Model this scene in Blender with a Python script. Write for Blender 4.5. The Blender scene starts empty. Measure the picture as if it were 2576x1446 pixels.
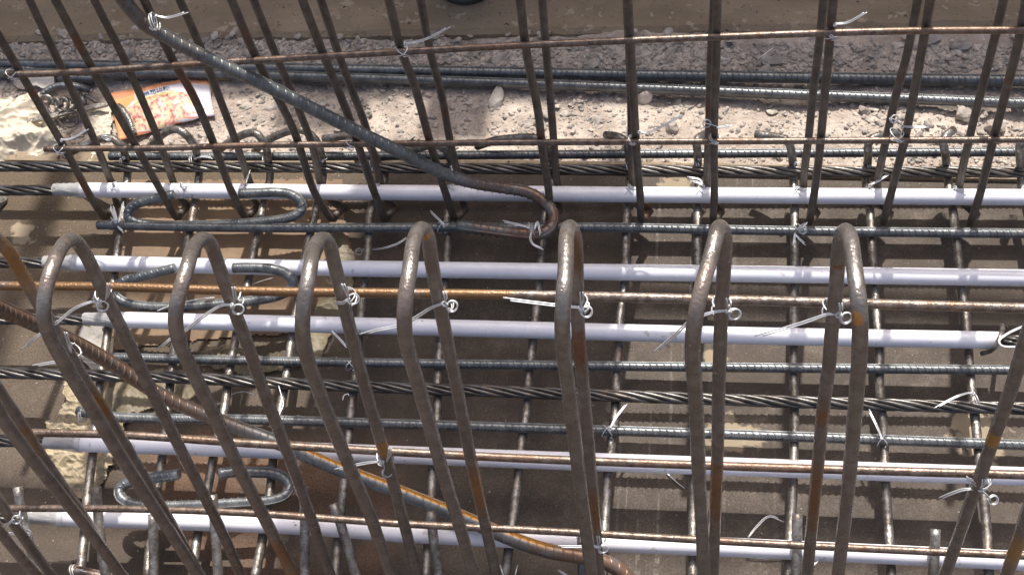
import bpy, math, random
import numpy as np
from mathutils import Vector, noise
random.seed(7)
S = bpy.context.scene
COL = S.collection
# ------------------------------------------------------------------ camera
F, CX, CY = 3349.0, 1288.0, 723.0          # focal length and centre, in units of a 2576 px wide frame
H = 1.52                                    # camera height above the mould plate
XA = np.array([0.99153207, 0.03013265, -0.12631775])
YA = np.array([0.09524508, -0.82995097, 0.54964512])
ZA = np.array([-0.08827527, -0.55702191, -0.82579299])
R = np.array([XA, YA, ZA])
C = np.array([0, 0, H])
cd = bpy.data.cameras.new('camera'); cam = bpy.data.objects.new('camera', cd); COL.objects.link(cam)
cd.lens = F / 2576 * 36; cd.clip_start = 0.05; cd.clip_end = 400
from mathutils import Matrix
rt, dn, fw = R[:, 0], R[:, 1], R[:, 2]
cam.matrix_world = Matrix(((rt[0], -dn[0], -fw[0], 0), (rt[1], -dn[1], -fw[1], 0), (rt[2], -dn[2], -fw[2], H), (0, 0, 0, 1)))
S.camera = cam
# ------------------------------------------------------------------ light
SUN_EL, SUN_AZ = 60, -2                     # sun straight behind the work
w = bpy.data.worlds.new('World'); S.world = w; w.use_nodes = True
nt = w.node_tree; bg = nt.nodes['Background']
sky = nt.nodes.new('ShaderNodeTexSky'); sky.sky_type = 'NISHITA'; sky.sun_disc = False
sky.sun_elevation = math.radians(SUN_EL); sky.sun_rotation = math.radians(-SUN_AZ)
sky.air_density = .75; sky.dust_density = 6.0; sky.ozone_density = .6
nt.links.new(sky.outputs[0], bg.inputs[0]); bg.inputs[1].default_value = 0.15
ld = bpy.data.lights.new('sun', 'SUN'); sun = bpy.data.objects.new('sun', ld); COL.objects.link(sun)
ld.energy = 4.1; ld.angle = math.radians(0.6); ld.color = (1.0, 0.96, 0.90)
sd = Vector((-math.sin(math.radians(SUN_AZ)) * math.cos(math.radians(SUN_EL)), math.cos(math.radians(SUN_AZ)) * math.cos(math.radians(SUN_EL)), math.sin(math.radians(SUN_EL))))
sun.rotation_euler = sd.to_track_quat('Z', 'Y').to_euler()
sun.location = sd * 8
S.view_settings.view_transform = 'Standard'; S.view_settings.look = 'None'
S.view_settings.exposure = 0.36; S.view_settings.gamma = 1; S.view_settings.use_curve_mapping = False

# ------------------------------------------------------------------ finding places
def _ray(px, py): return R @ np.array([px - CX, py - CY, F])
def PZ(px, py, z):
    r = _ray(px, py); return C + r * ((z - H) / r[2])
def PY(px, py, y):
    r = _ray(px, py); return C + r * (y / r[1])
def lerp(a, b, t): return a + (b - a) * t
def interp(x, xs, ys): return float(np.interp(x, xs, ys))

# ------------------------------------------------------------------ materials
def mat(name, col, rough=.5, metal=0., col2=None, nscale=40, rust=None, rustcol=(.30, .11, .03), rscale=12, rth=.6,
        bump=.3, bscale=300, bdist=.001, spots=None, spec=.5, stretch=None, roughvar=.1):
    m = bpy.data.materials.new(name); m.use_nodes = True; t = m.node_tree; N = t.nodes; L = t.links
    b = N['Principled BSDF']; g = N.new('ShaderNodeNewGeometry')
    vec = g.outputs['Position']
    if stretch:
        mp = N.new('ShaderNodeMapping'); mp.inputs['Scale'].default_value = stretch; L.new(vec, mp.inputs['Vector']); vec2 = mp.outputs[0]
    else: vec2 = vec
    def nz(sc, det=4, v=None):
        n = N.new('ShaderNodeTexNoise'); n.inputs['Scale'].default_value = sc; n.inputs['Detail'].default_value = det; n.inputs['Roughness'].default_value = .6
        L.new(v or vec, n.inputs['Vector']); return n.outputs['Fac']
    def ramp(f, a, c):
        r = N.new('ShaderNodeMapRange'); r.inputs['From Min'].default_value = a; r.inputs['From Max'].default_value = c
        r.interpolation_type = 'SMOOTHSTEP'; L.new(f, r.inputs['Value']); return r.outputs['Result']
    def mix(f, a, c):
        x = N.new('ShaderNodeMix'); x.data_type = 'RGBA'; L.new(f, x.inputs[0])
        for k, v in ((6, a), (7, c)):
            if isinstance(v, tuple): x.inputs[k].default_value = (*v, 1)
            else: L.new(v, x.inputs[k])
        return x.outputs[2]
    c2 = col2 or tuple(v * .65 for v in col)
    out = mix(ramp(nz(nscale, 5, vec2), .35, .68), c2, col)
    if rust:
        f = ramp(nz(rscale, 5), rth, rth + .09)
        k = N.new('ShaderNodeMath'); k.operation = 'MULTIPLY'; k.inputs[1].default_value = rust; L.new(f, k.inputs[0])
        out = mix(k.outputs[0], out, rustcol)
        inv = N.new('ShaderNodeMath'); inv.operation = 'MULTIPLY_ADD'; inv.inputs[1].default_value = -metal * .9; inv.inputs[2].default_value = metal
        L.new(k.outputs[0], inv.inputs[0]); L.new(inv.outputs[0], b.inputs['Metallic'])
    else: b.inputs['Metallic'].default_value = metal
    if spots:
        for (scol, sth, ssc) in spots:
            out = mix(ramp(nz(ssc, 2), sth, sth + .03), out, scol)
    L.new(out, b.inputs['Base Color'])
    rr = N.new('ShaderNodeMapRange'); rr.inputs['To Min'].default_value = rough - roughvar; rr.inputs['To Max'].default_value = rough + roughvar
    L.new(nz(nscale * 2.3), rr.inputs['Value']); L.new(rr.outputs[0], b.inputs['Roughness'])
    b.inputs['Specular IOR Level'].default_value = spec
    bp = N.new('ShaderNodeBump'); bp.inputs['Strength'].default_value = bump; bp.inputs['Distance'].default_value = bdist
    L.new(nz(bscale, 4), bp.inputs['Height']); L.new(bp.outputs[0], b.inputs['Normal'])
    m['h'] = 1
    return m, t, out, vec, nz, ramp, mix

def M(*a, **k): return mat(*a, **k)[0]
RUSTY = M('rusty_bar_steel', (.115, .088, .070), .42, .55, (.065, .048, .038), 60, rust=.8, rustcol=(.20, .075, .025), rscale=14, rth=.56, bump=.5, bscale=420, spots=[((.33, .28, .22), .72, 130)])
DARKB = M('dark_bar_steel', (.165, .138, .112), .48, .3, (.10, .082, .066), 70, rust=.7, rustcol=(.17, .06, .022), rscale=11, rth=.58, bump=.5, bscale=420, spots=[((.22, .19, .15), .74, 150)])
GREY = M('mill_grey_steel', (.30, .285, .265), .29, .55, (.14, .12, .10), 90, rust=.5, rustcol=(.16, .09, .05), rscale=18, rth=.6, bump=.9, bscale=260, bdist=.0014)
ROD = M('rusted_rod_steel', (.26, .20, .16), .30, .55, (.13, .092, .070), 120, rust=.4, rustcol=(.19, .09, .04), rscale=9, rth=.52, bump=.6, bscale=400)
RODO, t, out, vec, nz, ramp, mix = mat('orange_rod_steel', (.30, .25, .21), .30, .45, (.14, .105, .085), 150, bump=.7, bscale=400)
N = t.nodes; L = t.links; s_ = N.new('ShaderNodeSeparateXYZ'); L.new(vec, s_.inputs[0])
q1 = N.new('ShaderNodeMapRange'); q1.inputs['From Min'].default_value = -.12; q1.inputs['From Max'].default_value = -.32; L.new(s_.outputs[0], q1.inputs['Value'])
q2 = N.new('ShaderNodeMath'); q2.operation = 'MULTIPLY_ADD'; q2.inputs[1].default_value = .7; L.new(q1.outputs[0], q2.inputs[0]); L.new(ramp(nz(16), .25, .75), q2.inputs[2])
L.new(mix(ramp(q2.outputs[0], .72, 1.0), out, (.22, .125, .060)), N['Principled BSDF'].inputs['Base Color'])
BLUE = M('blue_grey_steel', (.215, .225, .225), .33, .45, (.125, .132, .135), 60, rust=.35, rustcol=(.16, .10, .06), rscale=10, rth=.63, bump=.3)
STRM = M('strand_steel', (.17, .16, .15), .32, .65, (.07, .062, .055), 40, rust=.4, rustcol=(.13, .085, .05), rscale=20, rth=.58, bump=.3, bscale=260)
WIRE = M('bright_wire', (.86, .87, .88), .30, .35, (.58, .58, .58), 45, bump=.1, roughvar=.05)
PIPE = M('white_plastic', (.88, .87, .92), .27, 0., (.80, .785, .83), 9, bump=.08, spots=[((.62, .58, .56), .69, 45), ((.40, .36, .34), .74, 120)], roughvar=.05)
STONE = M('pale_stone', (.50, .43, .37), .85, 0., (.34, .29, .25), 60, bump=.8, bscale=160, bdist=.002)
STONEG = M('grey_stone', (.40, .365, .325), .85, 0., (.29, .26, .23), 60, bump=.8, bscale=160, bdist=.002)
STONEP = M('pink_white_stone', (.72, .62, .55), .8, 0., (.60, .50, .43), 60, bump=.8, bscale=120, bdist=.002)
WOOD = M('shade_board_wood', (.30, .22, .14), .7, 0., (.2, .14, .09), 8, stretch=(1, 8, 1))  # for the unseen boards added to cast shade
PAINT = M('shade_wall_steel', (.30, .29, .27), .5, .2, rust=.7, rscale=5)  # for the unseen wall and tube frame added for the shade
PAPER, *_ = mat('brown_sack_paper', (.27, .185, .115), .85, 0., (.20, .135, .085), 14, bump=.5, bscale=90, bdist=.002, spots=[((.10, .07, .05), .73, 170)])
GPAPER = M('grey_torn_paper', (.42, .39, .35), .7, 0., (.28, .255, .225), 30, bump=.6, bscale=60, bdist=.003)

def film(name, col, alpha=.55, rough=.22):
    m, t, out, vec, nz, ramp, mix = mat(name, col, rough, 0., tuple(v * .75 for v in col), 30, bump=.5, bscale=60, bdist=.004)
    b = t.nodes['Principled BSDF']
    tr = t.nodes.new('ShaderNodeBsdfTransparent'); ms = t.nodes.new('ShaderNodeMixShader'); ms.inputs[0].default_value = alpha
    t.links.new(tr.outputs[0], ms.inputs[1]); t.links.new(b.outputs[0], ms.inputs[2]); t.links.new(ms.outputs[0], t.nodes['Material Output'].inputs['Surface'])
    return m
FILM = film('yellowed_plastic_film', (.74, .64, .49), .98, .55)
FILM3 = film('dusty_yellow_film', (.46, .375, .245), .92, .4)
FILM2 = film('olive_plastic_film', (.25, .205, .125), .8, .5)
TAPE = film('clear_tape', (.75, .74, .72), .5, .2)

# two-sided steel: blue grey with orange rust, for the two thick bars
def thickbar(name, rcol, up):
    m, t, out, vec, nz, ramp, mix = mat(name, (.215, .225, .222), .38, .45, (.14, .148, .148), 70, rust=.4, rustcol=(.17, .10, .06), rscale=8, rth=.6, bump=.35)
    N = t.nodes; L = t.links
    s = N.new('ShaderNodeSeparateXYZ'); L.new(vec, s.inputs[0])
    return m, t, out, s, nz, ramp, mix
D1M, t, out, s, nz, ramp, mix = thickbar('thick_bar_steel', 0, 0)
N = t.nodes; L = t.links
def rng(sock, pts):
    """piecewise factor along a coordinate"""
    r = N.new('ShaderNodeValToRGB'); mr = N.new('ShaderNodeMapRange'); mr.inputs['From Min'].default_value = pts[0][0]; mr.inputs['From Max'].default_value = pts[-1][0]
    L.new(sock, mr.inputs['Value']); L.new(mr.outputs[0], r.inputs[0])
    el = r.color_ramp.elements
    a, b2 = pts[0][0], pts[-1][0]
    el[0].position = 0; el[0].color = (pts[0][1],) * 3 + (1,)
    el[1].position = 1; el[1].color = (pts[-1][1],) * 3 + (1,)
    for p in pts[1:-1]:
        e = el.new((p[0] - a) / (b2 - a)); e.color = (p[1],) * 3 + (1,)
    return r.outputs[0]
def mul(a, b2):
    k = N.new('ShaderNodeMath'); k.operation = 'MULTIPLY'; L.new(a, k.inputs[0])
    if isinstance(b2, float): k.inputs[1].default_value = b2
    else: L.new(b2, k.inputs[1])
    return k.outputs[0]
fac = mul(rng(s.outputs[0], [(-1.0, .45), (-.62, .45), (-.56, .1), (-.5, 0), (-.31, 0), (-.26, .75), (-.1, .95)]), ramp(nz(30), .30, .6))
L.new(mix(fac, out, (.17, .085, .05)), N['Principled BSDF'].inputs['Base Color'])
D2M, t, out, s, nz, ramp, mix = thickbar('thick_bar_steel_rust_side', 0, 0)
N = t.nodes; L = t.links
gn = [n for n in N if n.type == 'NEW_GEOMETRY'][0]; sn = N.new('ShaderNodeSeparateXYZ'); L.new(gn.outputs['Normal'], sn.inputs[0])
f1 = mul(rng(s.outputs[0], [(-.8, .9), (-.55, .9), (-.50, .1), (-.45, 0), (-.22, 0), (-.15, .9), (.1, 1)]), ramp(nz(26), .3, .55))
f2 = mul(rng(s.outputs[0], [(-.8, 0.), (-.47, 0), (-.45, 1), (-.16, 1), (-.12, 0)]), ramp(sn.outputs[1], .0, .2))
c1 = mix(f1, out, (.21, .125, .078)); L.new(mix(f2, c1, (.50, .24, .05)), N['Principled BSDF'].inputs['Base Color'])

# hairpin steel: warm grey-brown with scattered orange patches
HAIR, t, out, vec, nz, ramp, mix = mat('hairpin_steel', (.285, .26, .238), .22, .6, (.20, .175, .156), 75, rust=.5, rustcol=(.18, .12, .09), rscale=11, rth=.52, bump=1.0, bscale=300, bdist=.0009, spots=[((.42, .38, .33), .74, 120), ((.10, .08, .07), .73, 170)])
hc = out
for (sp, rad, scol) in [(PY(1071, 590, .596), .007, (.50, .24, .04)), (PY(2150, 805, .503), .0055, (.50, .22, .03)), (PY(2107, 662, .60), .005, (.24, .10, .03)), (PY(1462, 872, .578), .028, (.20, .075, .03)),
                        (PY(966, 1125, .555), .012, (.42, .20, .04)), (PY(700, 1385, .48), .045, (.28, .125, .03)), (PY(760, 1446, .48), .03, (.34, .17, .03)), (PY(1200, 1230, .545), .045, (.34, .15, .03)),
                        (PY(45, 1060, .58), .045, (.34, .16, .035)), (PY(30, 660, .60), .035, (.38, .19, .04)), (PY(235, 1000, .57), .03, (.30, .14, .03)), (PY(2078, 1020, .57), .02, (.24, .10, .03)), (PY(2062, 1250, .545), .07, (.26, .12, .035)),
                        (PY(2500, 1105, .555), .010, (.50, .26, .04)), (PY(2560, 1380, .48), .03, (.42, .22, .04)), (PY(1805, 1230, .55), .06, (.28, .13, .035)), (PY(1493, 1260, .55), .05, (.26, .11, .035)), (PY(1455, 620, .6), .03, (.20, .10, .04))]:
    vm = t.nodes.new('ShaderNodeVectorMath'); vm.operation = 'DISTANCE'; t.links.new(vec, vm.inputs[0]); vm.inputs[1].default_value = tuple(sp)
    nn = t.nodes.new('ShaderNodeMath'); nn.operation = 'MULTIPLY_ADD'; nn.inputs[1].default_value = rad * 1.6; t.links.new(nz(45 if rad > .02 else 90, 5), nn.inputs[0]); t.links.new(vm.outputs['Value'], nn.inputs[2])
    rr_ = ramp(nn.outputs[0], rad * (1.7 if rad < .02 else 1.15), rad * (1.85 if rad < .02 else 2.05)); iv = t.nodes.new('ShaderNodeMath'); iv.operation = 'SUBTRACT'; iv.inputs[0].default_value = 1; t.links.new(rr_, iv.inputs[1])
    k9 = t.nodes.new('ShaderNodeMath'); k9.operation = 'MULTIPLY'; k9.inputs[1].default_value = .72; t.links.new(iv.outputs[0], k9.inputs[0]); hc = mix(k9.outputs[0], hc, scol)
t.links.new(hc, t.nodes['Principled BSDF'].inputs['Base Color'])

# mould plate
PLATE, t, out, vec, nz, ramp, mix = mat('mould_plate_steel', (.125, .101, .083), .66, .0, (.086, .070, .058), 24, spec=.14, bump=.3, bscale=160, bdist=.0008, spots=[((.45, .42, .38), .80, 90)], roughvar=.12)
N = t.nodes; L = t.links
s = N.new('ShaderNodeSeparateXYZ'); L.new(vec, s.inputs[0]); X_, Y_ = s.outputs[0], s.outputs[1]
dust = mul(rng(X_, [(-3., 1), (-.66, 1), (-.50, .9), (-.43, .1), (3., 0.)]), rng(Y_, [(-2, .2), (.6, .25), (.85, .45), (1.0, .8), (3, 1)]))
c = mix(mul(dust, .9), out, (.150, .108, .066))
sc = N.new('ShaderNodeTexNoise'); sc.inputs['Scale'].default_value = 60; sc.inputs['Detail'].default_value = 3
mp = N.new('ShaderNodeMapping'); mp.inputs['Scale'].default_value = (2.0, .05, 1); mp.inputs['Rotation'].default_value = (0, 0, .03); L.new(vec, mp.inputs[0]); L.new(mp.outputs[0], sc.inputs['Vector'])
scr = mul(mul(ramp(sc.outputs[0], .56, .68), rng(X_, [(-.4, 0), (-.10, 0.), (-.05, 1), (.01, 1), (.05, .25), (.10, .7), (.13, .3), (.2, 0), (1, 0)])), ramp(nz(90), .35, .6))
c = mix(mul(scr, .6), c, (.36, .32, .28))
scr2 = mul(ramp(nz(24, 6), .57, .66), rng(X_, [(-1, 0), (.02, 0), (.10, 1), (.5, .4), (2, 0)]))
c = mix(mul(scr2, .4), c, (.26, .22, .175))
orn = mul(mul(rng(X_, [(-2, 0), (-.72, 0), (-.66, 1), (-.36, .8), (-.33, 0), (1, 0)]), rng(Y_, [(-2, .5), (.68, .8), (.75, .9), (.79, 0), (2, 0)])), ramp(nz(9, 3), .40, .52))
c = mix(mul(orn, .6), c, (.24, .12, .065))
grain = ramp(nz(420, 2), .42, .62); c = mix(mul(grain, .5), c, (.036, .029, .024)); c = mix(mul(ramp(nz(300, 2), .60, .72), .35), c, (.30, .26, .22)); c = mix(mul(ramp(nz(55, 6), .52, .66), .30), c, (.17, .14, .115))
blot = mul(ramp(nz(3.2, 6), .50, .62), .45); c = mix(blot, c, (.085, .066, .052))
for (sp, rad) in [(PZ(1830, 1095, 0), .035), (PZ(1890, 1100, 0), .022), (PZ(2460, 1098, 0), .042), (PZ(2420, 1065, 0), .02), (PZ(1800, 905, 0), .02), (PZ(55, 590, 0), .025), (PZ(1700, 470, 0), .03)]:
    vm = N.new('ShaderNodeVectorMath'); vm.operation = 'DISTANCE'; L.new(vec, vm.inputs[0]); vm.inputs[1].default_value = tuple(sp)
    nn = N.new('ShaderNodeMath'); nn.operation = 'MULTIPLY_ADD'; nn.inputs[1].default_value = rad * 2.2; L.new(nz(40, 5), nn.inputs[0]); L.new(vm.outputs['Value'], nn.inputs[2])
    iv = N.new('ShaderNodeMath'); iv.operation = 'SUBTRACT'; iv.inputs[0].default_value = 1; L.new(ramp(nn.outputs[0], rad * 1.7, rad * 1.95), iv.inputs[1])
    c = mix(mul(iv.outputs[0], .8), c, (.36, .29, .20))
L.new(c, N['Principled BSDF'].inputs['Base Color'])

RUB, t, out, vec, nz, ramp, mix = mat('rubble_dust', (.58, .49, .41), .92, 0., (.38, .31, .255), 14, bump=1, bscale=260, bdist=.003, spots=[((.30, .24, .19), .63, 150), ((.70, .60, .51), .66, 210)])
PEB = M('rubble_chips', (.56, .485, .415), .9, 0., (.27, .24, .21), 55, bump=.6, bscale=300)
CONC, t, out, vec, nz, ramp, mix = mat('stained_concrete', (.33, .255, .17), .85, 0., (.225, .17, .11), 5, bump=.8, bscale=150, bdist=.0015, spots=[((.26, .20, .14), .56, 22), ((.37, .30, .22), .62, 45), ((.20, .15, .10), .62, 130), ((.06, .04, .03), .70, 75), ((.42, .36, .29), .76, 110)], stretch=(1, 2.2, 1))
EARTH = M('site_earth', (.26, .21, .16), .95, 0., (.18, .15, .11), 2)

# ------------------------------------------------------------------ mesh helpers
def tag(o, label=None, cat=None, group=None, kind=None):
    if label: o['label'] = label
    if cat: o['category'] = cat
    if group: o['group'] = group
    if kind: o['kind'] = kind
    return o
def smooth(pts, step=.006):
    P = [np.array(p, float) for p in pts]
    if len(P) == 2:
        n = 2; return [lerp(P[0], P[1], k / n) for k in range(n + 1)]
    Q = [2 * P[0] - P[1]] + P + [2 * P[-1] - P[-2]]
    out = []
    for i in range(1, len(Q) - 2):
        p0, p1, p2, p3 = Q[i - 1:i + 3]
        d = np.linalg.norm(p2 - p1); n = max(1, int(d / step))
        a = [max(1e-5, np.linalg.norm(y - x)) ** .5 for x, y in ((p0, p1), (p1, p2), (p2, p3))]
        t0, t1 = 0, a[0]; t2 = t1 + a[1]; t3 = t2 + a[2]
        for k in range(n):
            t = t1 + (t2 - t1) * k / n
            A1 = (t1 - t) / (t1 - t0) * p0 + (t - t0) / (t1 - t0) * p1
            A2 = (t2 - t) / (t2 - t1) * p1 + (t - t1) / (t2 - t1) * p2
            A3 = (t3 - t) / (t3 - t2) * p2 + (t - t2) / (t3 - t2) * p3
            B1 = (t2 - t) / (t2 - t0) * A1 + (t - t0) / (t2 - t0) * A2
            B2 = (t3 - t) / (t3 - t1) * A2 + (t - t1) / (t3 - t1) * A3
            out.append((t2 - t) / (t2 - t1) * B1 + (t - t1) / (t2 - t1) * B2)
    out.append(P[-1]); return out
def frames(P, up=None):
    T = []
    for i in range(len(P)):
        d = P[min(i + 1, len(P) - 1)] - P[max(i - 1, 0)]; T.append(d / (np.linalg.norm(d) + 1e-12))
    u = np.array(up if up is not None else (0, -.55, .83)); u = u - T[0] * u.dot(T[0])
    if np.linalg.norm(u) < .1: u = np.array((0, -1., 0)); u = u - T[0] * u.dot(T[0])
    u /= np.linalg.norm(u); U = [u]
    for i in range(1, len(P)):
        u = U[-1] - T[i] * U[-1].dot(T[i]); u /= np.linalg.norm(u); U.append(u)
    V = [np.cross(T[i], U[i]) for i in range(len(P))]
    return T, U, V
class MB:
    def __init__(s): s.v = []; s.f = []; s.flat = set()
    def tube(s, P, r, n=12, cap=True, up=None, wob=0.):
        P = [np.array(p, float) for p in P]; T, U, V = frames(P, up); b = len(s.v)
        cs = [(math.cos(2 * math.pi * k / n), math.sin(2 * math.pi * k / n)) for k in range(n)]
        for i, p in enumerate(P):
            rr = (r[i] if isinstance(r, (list, tuple)) else r)
            if wob: rr *= 1 + wob * noise.noise(Vector(p * 60))
            for c, q in cs: s.v.append(tuple(p + (U[i] * c + V[i] * q) * rr))
        for i in range(len(P) - 1):
            for k in range(n):
                a = b + i * n + k; c2 = b + i * n + (k + 1) % n
                s.f.append((a, c2, c2 + n, a + n))
        if cap:
            s.flat.add(len(s.f)); s.f.append(tuple(b + n - 1 - k for k in range(n)))
            e = b + (len(P) - 1) * n; s.flat.add(len(s.f)); s.f.append(tuple(e + k for k in range(n)))
        return s
    def ribs(s, P, r, pitch=.008, h=.001, w=.0011, tilt=.0055, ridge=True, up=None, ang=1.25):
        P = [np.array(p, float) for p in P]; T, U, V = frames(P, up)
        L = [0.]
        for i in range(1, len(P)): L.append(L[-1] + np.linalg.norm(P[i] - P[i - 1]))
        A = np.array(P); UU = np.array(U); VV = np.array(V); TT = np.array(T); L = np.array(L)
        def at(d):
            i = min(max(int(np.searchsorted(L, d)) - 1, 0), len(P) - 2); t = (d - L[i]) / max(L[i + 1] - L[i], 1e-9)
            return A[i] * (1 - t) + A[i + 1] * t, UU[i], VV[i], TT[i]
        m = 6; n = int(L[-1] / pitch)
        for side in (0, 1):
            for k in range(1, n):
                d0 = k * pitch + (pitch / 2 if side else 0) + random.uniform(-.0003, .0003); b = len(s.v)
                for j in range(m + 1):
                    q = -1 + 2 * j / m; ph = (math.pi if side else 0) + q * ang
                    hh = h * (1 - .75 * q * q * q * q) if j not in (0, m) else 0
                    p, u, v, tt = at(min(max(d0 + q * tilt * .5, 0), L[-1]))
                    dr = u * math.cos(ph) + v * math.sin(ph)
                    s.v += [tuple(p + dr * (r - .0003) - tt * w), tuple(p + dr * (r + hh)), tuple(p + dr * (r - .0003) + tt * w)]
                for j in range(m):
                    a = b + 3 * j; s.f += [(a, a + 3, a + 4, a + 1), (a + 1, a + 4, a + 5, a + 2)]
        if ridge:
            for sg in (1, -1):
                s.tube([P[i] + V[i] * sg * (r - .0001) for i in range(len(P))], .0011, 6, up=up)
        return s
    def build(s, name, m, parent=None, sm=True, loc=None):
        v = np.array(s.v, float); c = v.mean(0) if loc is None else np.array(loc)
        if parent is not None: c = np.array(parent.location) * 0 + np.array(parent.location)
        me = bpy.data.meshes.new(name); me.from_pydata([tuple(x) for x in (v - c)], [], s.f)
        if sm:
            fl = [i not in s.flat for i in range(len(me.polygons))]; me.polygons.foreach_set('use_smooth', fl)
        me.materials.append(m); o = bpy.data.objects.new(name, me); COL.objects.link(o)
        if parent is not None: o.parent = parent
        else: o.location = c
        return o
def empty(name, loc):
    o = bpy.data.objects.new(name, None); o.location = tuple(loc); o.empty_display_size = .02; COL.objects.link(o); return o
def bar(name, pts, r, m, label, cat, group=None, rib=None, step=.008, wob=.02, up=None, n=12):
    P = smooth(pts, step); b = MB(); b.tube(P, r, n, up=up, wob=wob)
    if rib: b.ribs(P, r, up=up, **rib)
    return tag(b.build(name, m), label, cat, group)

# ------------------------------------------------------------------ setting
def sheet(name, x0, x1, y0, y1, z, th, m):
    b = MB(); b.v = [(x0, y0, z - th), (x1, y0, z - th), (x1, y1, z - th), (x0, y1, z - th), (x0, y0, z), (x1, y0, z), (x1, y1, z), (x0, y1, z)]
    b.f = [(0, 3, 2, 1), (4, 5, 6, 7), (0, 1, 5, 4), (1, 2, 6, 5), (2, 3, 7, 6), (3, 0, 4, 7)]
    return b.build(name, m, sm=False)
tag(sheet('ground', -80, 80, -80, 80, -.06, .05, EARTH), kind='structure')
tag(sheet('mould_plate', -2.6, 2.4, -1.0, 1.225, 0, .012, PLATE), kind='structure')
# raised concrete strip behind the rubble, its near edge a little broken
EY = lambda x: 1.462 + .045 * (x + 1.1) / 1.6
b = MB(); nx = 400
for i in range(nx + 1):
    x = -2.6 + 5.0 * i / nx; e = EY(x) + .006 * noise.noise(Vector((x * 14, 0, 3))) + .003 * noise.noise(Vector((x * 60, 0, 3)))
    for (yy, zz) in ((e - .004, -.03), (e, .008), (e + .008, .0145), (3.2, .016)): b.v.append((x, yy, zz))
for i in range(nx):
    for k in range(3):
        a = i * 4 + k; b.f.append((a, a + 4, a + 5, a + 1))
tag(b.build('concrete_strip', CONC, sm=False), kind='structure')
# rubble strewn ground
b = MB(); nx, ny = 620, 130
def gz(x, y):
    p = Vector((x, y, 0)); t = (y - 1.225) / .26
    z = -.002 + .005 * noise.noise(p * 9) + .0035 * noise.noise(p * 38) + .0022 * noise.noise(p * 110) + .0012 * noise.noise(p * 260)
    pil = max(0, noise.noise(p * 5 + Vector((3, 1, 0)))) * .012
    return z + pil + .008 * max(0, t - .55)
for j in range(ny + 1):
    for i in range(nx + 1):
        x = -1.45 + 2.2 * i / nx; y = 1.222 + .30 * j / ny; b.v.append((x, y, gz(x, y) if j else -.012))
for j in range(ny):
    for i in range(nx):
        a = j * (nx + 1) + i; b.f.append((a, a + 1, a + nx + 2, a + nx + 1))
tag(b.build('rubble_ground', RUB), kind='structure')
# narrow concrete lip between rubble and plate
b = MB(); nx = 300
for i in range(nx + 1):
    x = -1.6 + 2.6 * i / nx; n_ = .003 * noise.noise(Vector((x * 30, 2, 0)))
    for (yy, zz) in ((1.214, .0005), (1.2145, .0065), (1.232 + n_, .0075), (1.238 + n_, -.01)): b.v.append((x, yy, zz))
for i in range(nx):
    for k in range(3):
        a = i * 4 + k; b.f.append((a, a + 4, a + 5, a + 1))
tag(b.build('plate_edge_lip', CONC, sm=False), kind='structure')

ICO = None
def ico():
    t = (1 + 5 ** .5) / 2
    v = [(-1, t, 0), (1, t, 0), (-1, -t, 0), (1, -t, 0), (0, -1, t), (0, 1, t), (0, -1, -t), (0, 1, -t), (t, 0, -1), (t, 0, 1), (-t, 0, -1), (-t, 0, 1)]
    f = [(0, 11, 5), (0, 5, 1), (0, 1, 7), (0, 7, 10), (0, 10, 11), (1, 5, 9), (5, 11, 4), (11, 10, 2), (10, 7, 6), (7, 1, 8), (3, 9, 4), (3, 4, 2), (3, 2, 6), (3, 6, 8), (3, 8, 9), (4, 9, 5), (2, 4, 11), (6, 2, 10), (8, 6, 7), (9, 8, 1)]
    return [np.array(p) / np.linalg.norm(p) for p in v], f
IV, IF = ico()
def ico2():
    v = list(IV); f = []; mid = {}
    def m_(a, c2):
        k = (min(a, c2), max(a, c2))
        if k not in mid:
            p = v[a] + v[c2]; v.append(p / np.linalg.norm(p)); mid[k] = len(v) - 1
        return mid[k]
    for (a, b2, c2) in IF:
        x, y, z = m_(a, b2), m_(b2, c2), m_(c2, a); f += [(a, x, z), (b2, y, x), (c2, z, y), (x, y, z)]
    return v, f
JV, JF = ico2()
def pebble(b, p, sx, sy, sz, big=False):
    V_, F_ = (JV, JF) if big else (IV, IF)
    a = random.uniform(0, 6.28); ca, sa = math.cos(a), math.sin(a); k0 = len(b.v); sd = random.uniform(0, 99)
    tx, ty = random.uniform(-.35, .35), random.uniform(-.35, .35)
    cuts = []
    if big:
        for _ in range(9):
            n_c = np.array([random.gauss(0, 1), random.gauss(0, 1), random.gauss(0, .8)]); cuts.append((n_c / np.linalg.norm(n_c), random.uniform(.55, .85)))
    for q in V_:
        for (n_c, lim) in cuts:
            dd_ = q.dot(n_c)
            if dd_ > lim: q = q - n_c * (dd_ - lim)
        k = 1 + (.30 * noise.noise(Vector(q * 1.3) + Vector((sd, 0, 0))) + .18 * random.uniform(-1, 1) * (0.4 if big else 1))
        x, y, z = q[0] * sx * k, q[1] * sy * k, q[2] * sz * k
        z += tx * x + ty * y
        b.v.append((p[0] + x * ca - y * sa, p[1] + x * sa + y * ca, p[2] + z))
    b.f += [tuple(k0 + i for i in t) for t in F_]
b = MB(); n_ = 0
while n_ < 11000:
    x = random.uniform(-1.3, .62); y = random.uniform(1.232, 1.475)
    d = noise.noise(Vector((x * 9, y * 9, 5))) + .5 * noise.noise(Vector((x * 25, y * 25, 5)))
    edge = 1 if y > 1.42 else 0
    if random.random() > .18 + 1.3 * max(0, d) + .35 * edge: continue
    n_ += 1; s_ = .0012 + .0036 * random.random() ** 3 + (.0028 * random.random() ** 2 if edge else 0)
    pebble(b, (x, y, gz(x, y) + s_ * .2), s_ * random.uniform(.8, 1.6), s_, s_ * random.uniform(.45, .9))
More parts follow.
